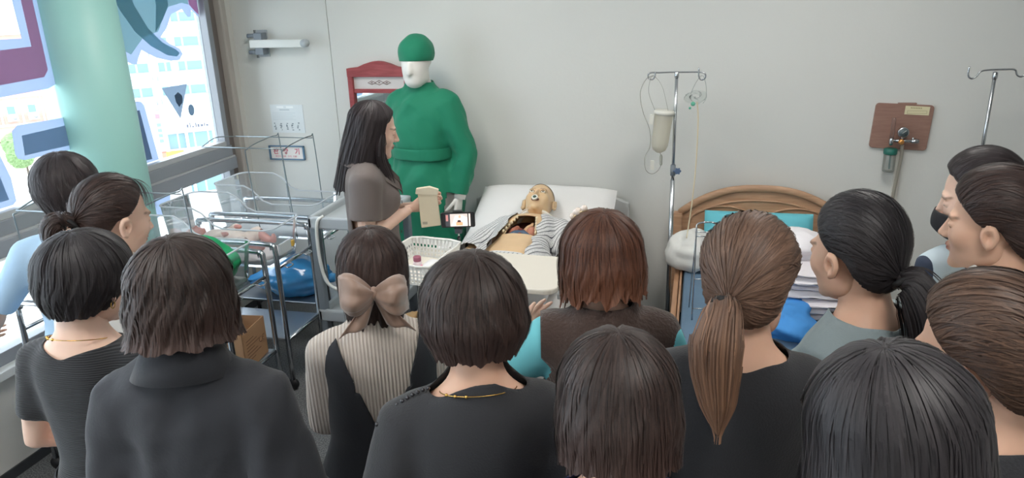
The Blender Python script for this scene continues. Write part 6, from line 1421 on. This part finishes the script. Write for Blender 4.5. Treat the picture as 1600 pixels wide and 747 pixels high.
for i in range(9): k.box((-.002+i*.0012, -.0016-.0012*i, -.038-i*.0115), (.062 if i % 3 else .05, .001, .0022), rot('X', -6))
k.box((-.018, -.0015-.0132, -.142), (.022, .001, .012), rot('X', -6)); k.build('print', mat('packet_print', rgb(166, 158, 140), .8), pk)

# ------------------------------------------------------------------ gowned display mannequin
M_man = mat('mannequin_white', rgb(226, 224, 218), .45); M_gown = mat('gown_green', rgb(10, 124, 92), .75, bump=.12, bscale=160, sheen=.1)
p = Person('display_mannequin', (-1.555, 4.0, 1.665), 168, 10, -4, 0, 'white display mannequin in green surgical gown, cap and gloves by the wall', 'mannequin', skin=M_man, height=1.79, face=0, elbows=[(-.232, -.03, 1.01), (.232, -.03, 1.01)], wrists=[(-.222, .035, .80), (.222, .035, .80)], hands=[dict(curl=22, dir=(.1, .25, -1), palm=(1, 0, 0)), dict(curl=22, dir=(-.1, .25, -1), palm=(-1, 0, 0))])
p.body(bust=False); p.garment('gown', M_gown, .017, .98, .34, (.058, .056, -.010), seed=30, fold=.007, ffreq=34, zb=.12, loose=.008, cuff=-.012, hemloose=.022, shoulder=.0, bust=False, nz=1.25)
V, T = remesh([torso_tube(.026, sec=[(.985, .146, .112, .004), (1.0, .146, .112, .004), (1.02, .146, .112, .004), (1.045, .146, .112, .005), (1.06, .146, .112, .005)])], .008, 3); f = np.minimum(V[:, 2]-.992, 1.052-V[:, 2]); V, T = clip(V, T, f); N = vnormals(V, T); V = V+N*folds(V, 8, .002, 30)[:, None]; p.part('gown_belt', V, T, M_gown, solid=.003)
nn = 44; a = np.linspace(0, 2*PI, nn, endpoint=False); V = np.concatenate([np.stack([r*np.cos(a), -.016+r*np.sin(a), np.full(nn, z)-.012*np.sin(a)], -1) for r, z in ((.080, 1.326), (.066, 1.350), (.063, 1.368))]); p.part('neck_band', V, grid_faces(nn, 3, True), M_gown, solid=.002)
for i, sd in enumerate((-1, 1)):
    w_ = np.array(p.wr[i]); el_ = np.array(p.el[i]); d = (w_-el_)/np.linalg.norm(w_-el_); V, F = tube([w_-d*.05, w_-d*.01, w_+d*.015], [.034, .031, .029], 18, up=(0, 1, 0)); p.part('glove_cuff', V, F, mat('glove_white', rgb(232, 230, 222), .5))
V, F = ellipsoid((0, 0, 0), (1, 1, 1), 44, 26); V = np.array(V); fd = folds(V, 61, .022, 6, 8, 1); V = np.array((0, -.018, .052))+V*(1+fd)[:, None]*np.array((.090, .107, .094)); f = V[:, 2]-.016-.10*(V[:, 1]+.01)*0-.12*(V[:, 1]); V, T = clip(V, tri(F), f); p.head_part('surgical_cap', V, T, M_gown, solid=.003)
V, F = tube(resample([(-.01, -.115, .03), (.01, -.125, .0), (.0, -.12, -.03), (.012, -.118, -.05)], 5), .005, 6); p.head_part('cap_tie', V, F, M_gown)
k = MB(); k.lathe([(.17, 0), (.17, .008), (.02, .014)], 30); k.build('stand_base', M_chrome, p.root)

# ------------------------------------------------------------------ patient manikin on the bed
M_pat = skin_mat('patient_vinyl', rgb(222, 190, 150), (190, 120, 96), (96, 76, 58), .4)
p = Person('patient_manikin', (0, 0, 1.470), 0, 0, -22, 0, 'bald patient training manikin with opened chest lying on the hospital bed', 'manikin', skin=M_pat, height=1.60, face_res=(110, 96), elbows=[(-.25, -.02, 1.02), (.25, -.02, 1.02)], wrists=[(-.27, .0, .80), (.27, .0, .80)])
p.root.location = (-.845, 2.39, .645); p.root.rotation_euler = (R(90-8), 0, R(180-1))
b = p.body(bust=False)
# open the chest: cut a hole in the front of the body mesh
me = b.data; nV = len(me.vertices); V = np.zeros(nV*3, dtype=np.float32); me.vertices.foreach_get('co', V); V = V.reshape(-1, 3).astype(float); me.calc_loop_triangles(); T = np.zeros(len(me.loop_triangles)*3, dtype=np.int32); me.loop_triangles.foreach_get('vertices', T); T = T.reshape(-1, 3); C = np.zeros(nV*4, dtype=np.float32); me.color_attributes['tint'].data.foreach_get('color', C); C = C.reshape(-1, 4)
def hole(x, z): return np.maximum(np.abs(x)/(.076-.022*np.clip((z-1.06)/.15, -1, 1)), np.abs(z-1.09)/.105)-1+.10*np.minimum(np.abs(x)/.09, np.abs(z-1.09)/.10)
f = np.where((V[:, 1] > .01) & (np.abs(V[:, 2]-1.09) < .2), hole(V[:, 0], V[:, 2])*.08, 1.0); V2, T2, C2 = clip(V, T, f, C)
bpy.data.objects.remove(b); b = mesh_obj('body', V2, T2, M_pat, p.root, attr=C2, solid=.006)
M_cav = mat('cavity_brown', rgb(96, 58, 50), .5, var=.2, vscale=20); V, F = ellipsoid((0, .02, 1.09), (.10, .072, .112), 26, 16); V = np.array(V); V, T = clip(V, tri(F), .075-V[:, 1]); p.part('chest_cavity', V, T[:, ::-1], M_cav)
tp = resample([(x, .112-.25*x*x*4, z) for x, z in ((-.062, 1.0), (0, .99), (.062, 1.0), (.082, 1.08), (.06, 1.18), (0, 1.19), (-.06, 1.18), (-.082, 1.08))], 4, True)
for i in (0, 2): pass
for sd in (-1, 1):
    for i in range(6): t = i/5; x = sd*(.082-.030*t); z = 1.01+.16*t; k = MB(); k.add(*ellipsoid((x, .102-.2*abs(x)*.4, z), (.007, .010, .009), 10, 7), True); p.part('rim_peg', np.array(k.V), k.F, mat('peg_cream', rgb(236, 218, 184), .5))
org = [('lung', [(-.05, .05, 1.03), (-.045, .055, 1.08), (-.04, .05, 1.13)], [.028, .034, .022], (190, 128, 106)), ('lung', [(.05, .05, 1.03), (.05, .055, 1.08), (.042, .05, 1.14)], [.022, .026, .018], (176, 112, 92)), ('blue_vessel', [(.075, .06, 1.005), (.03, .075, 1.03), (-.01, .075, 1.04), (-.05, .07, 1.01)], [.012, .018, .018, .012], (58, 82, 110)), ('windpipe', [(-.005, .07, 1.05), (-.02, .075, 1.10), (-.035, .072, 1.14), (-.03, .065, 1.17)], [.012, .012, .011, .010], (222, 180, 140)), ('heart', [(.01, .06, 1.02), (.0, .07, 1.06)], [.024, .03], (120, 60, 54)), ('stomach', [(-.03, .05, .995), (.03, .055, 1.0)], [.03, .024], (214, 160, 120))]
for nm, pts, rr, c in org: V, T = remesh([tube(pts, rr, 14)], .006, 5); p.part(nm, V, T, mat('organ_'+nm+str(c[0]), rgb(*c), .35))
# cropped painted hair, open eyes, white mouthpiece, collar tapes
V, F = ellipsoid((0, 0, 0), (1, 1, 1), 40, 26); V = SKULL_C+np.array(V)*(SKULL_R+.0025); f = V[:, 2]-.052-.55*np.clip(V[:, 1], 0, 1)+.5*np.clip(-V[:, 1], 0, 1); V, T = clip(V, tri(F), f); p.head_part('painted_hair', V, T, mat('painted_hair', rgb(120, 102, 86), .6, var=.1, vscale=60))
for sd in (-1, 1):
    V, F = ellipsoid((sd*.031, .0835, .005), (.0125, .006, .0075), 18, 12); e = p.head_part('eye', V, F, mat('eye_white', rgb(226, 220, 206), .2)); V, F = ellipsoid((sd*.031, .0885, .005), (.0045, .0022, .0045), 12, 8); p.head_part('iris', V, F, mat('iris_dark', rgb(70, 60, 52), .2), e)
    V, F = tube(resample([(sd*.017, .0845, .003), (sd*.024, .089, .0125), (sd*.034, .0885, .014), (sd*.045, .080, .004)], 4), .0016, 6); p.head_part('eyelid', V, F, mat('lid_line', rgb(110, 82, 60), .5))
V, F = ellipsoid((0, .092, -.060), (.022, .010, .010), 20, 12); p.head_part('open_mouth', V, F, mat('mouth_dark', rgb(110, 66, 56), .5))
k = MB(); k.lathe([(.010, 0), (.016, .003), (.017, .012), (.012, .016), (.010, .012)], 22, rot('X', -90), (0, .098, -.060)); mp = p.head_part('mouthpiece', np.array(k.V), k.F, mat('mouthpiece_white', rgb(232, 234, 226), .35)); k = MB(); k.lathe([(.0095, .013), (.0095, .0145)], 16, rot('X', -90), (0, .098, -.060)); p.head_part('airway_hole', np.array(k.V), k.F, mat('airway_dark', rgb(60, 84, 78), .5), mp)
for i in range(2): V, F = tube(resample([(-.09, .03, 1.345-.015*i), (-.04, .055, 1.35), (.02, .058, 1.365-.01*i), (.06, .035, 1.34), (.085, .0, 1.30)], 5), [(.010, .003)]*21, 8); p.part('neck_strap', V, F, mat('strap_white', rgb(226, 222, 212), .7))
k = MB(); k.tube(resample([(.02, .06, 1.365), (.045, .07, 1.33), (.055, .075, 1.29), (.07, .06, 1.26), (.06, .07, 1.31)], 5), .0035, 6); p.part('strap_tail', np.array(k.V), k.F, MATS['strap_white'])
def gown_mat():
    m = mat('patient_gown_print', rgb(222, 222, 222), .85); k = NT(m); tc = k.n('ShaderNodeTexCoord'); mp = k.n('ShaderNodeMapping'); mp.inputs['Rotation'].default_value = (0, R(24), 0); mp.inputs['Scale'].default_value = (1, .35, 1); k.l(tc.outputs['Object'], mp.inputs[0])
    wv = k.n('ShaderNodeTexWave', bands_direction='X'); wv.inputs['Scale'].default_value = 17; wv.inputs['Distortion'].default_value = 1.5; wv.inputs['Detail'].default_value = 0; k.l(mp.outputs[0], wv.inputs['Vector'])
    st = k.n('ShaderNodeValToRGB'); st.color_ramp.interpolation = 'CONSTANT'; e = st.color_ramp.elements; e[0].position = 0; e[0].color = (1, 1, 1, 1); e[1].position = .08; e[1].color = (0, 0, 0, 1)
    for q, v in ((.30, 1), (.36, 0), (.62, .5), (.90, 0)): x = e.new(q); x.color = (v, v, v, 1)
    k.l(wv.outputs['Fac'], st.inputs[0]); br = k.n('ShaderNodeTexBrick'); br.inputs['Scale'].default_value = 75; br.inputs['Mortar Size'].default_value = .035; br.inputs['Color1'].default_value = (0, 0, 0, 1); br.inputs['Color2'].default_value = (1, 1, 1, 1); br.inputs['Mortar'].default_value = (0, 0, 0, 1); sw = k.n('ShaderNodeMapping'); sw.inputs['Rotation'].default_value = (R(90), 0, 0); k.l(mp.outputs[0], sw.inputs[0]); k.l(sw.outputs[0], br.inputs['Vector'])
    m9 = k.n('ShaderNodeMath', operation='MULTIPLY'); m9.inputs[1].default_value = 1.8; k.l(st.outputs[0], m9.inputs[0]); mu = k.n('ShaderNodeMath', operation='MULTIPLY'); k.l(m9.outputs[0], mu.inputs[0]); k.l(br.outputs['Color'], mu.inputs[1]); gt = k.n('ShaderNodeMath', operation='MAXIMUM'); th = k.n('ShaderNodeMath', operation='GREATER_THAN'); th.inputs[1].default_value = .9; k.l(st.outputs[0], th.inputs[0]); k.l(mu.outputs[0], gt.inputs[0]); k.l(th.outputs[0], gt.inputs[1])
    mx = k.n('ShaderNodeMix', data_type='RGBA'); mx.inputs[6].default_value = rgb(224, 224, 224); mx.inputs[7].default_value = rgb(64, 68, 76); k.l(gt.outputs[0], mx.inputs[0]); k.l(mx.outputs[2], k.b.inputs['Base Color']); return m
def gopen(V):
    x, y, z = V[:, 0], V[:, 1], V[:, 2]; w_ = .084-.012*np.clip((z-1.05)/.2, -1, 1)+.006*np.clip((1.05-z)/.25, 0, 1); return np.where((y > -.02) & (z > .70), np.abs(x)-w_-.008*np.sin(z*40), 1.0)
p.garment('patient_gown', gown_mat(), .010, .72, .60, (.075, .085, -.015), seed=33, fold=.007, ffreq=20, loose=.016, hemloose=.03, shoulder=.004, cutf=gopen, bust=False)
M_blan = mat('blanket_sheet', rgb(222, 222, 224), .9, bump=.1, bscale=50)
V, T = remesh([tube([(0, .0, .10), (0, .0, .3), (0, .0, .55), (0, 0, .78)], [(.19, .10), (.22, .11), (.23, .12), (.22, .12)], 24, up=(0, 1, 0))], .014, 6); N = vnormals(V, T); V = V+N*folds(V, 71, .007, 14)[:, None]; f = np.minimum(V[:, 1]+.06, V[:, 2]-.05); V, T = clip(V, T, f); p.part('leg_cover', V, T, M_blan, solid=.004)
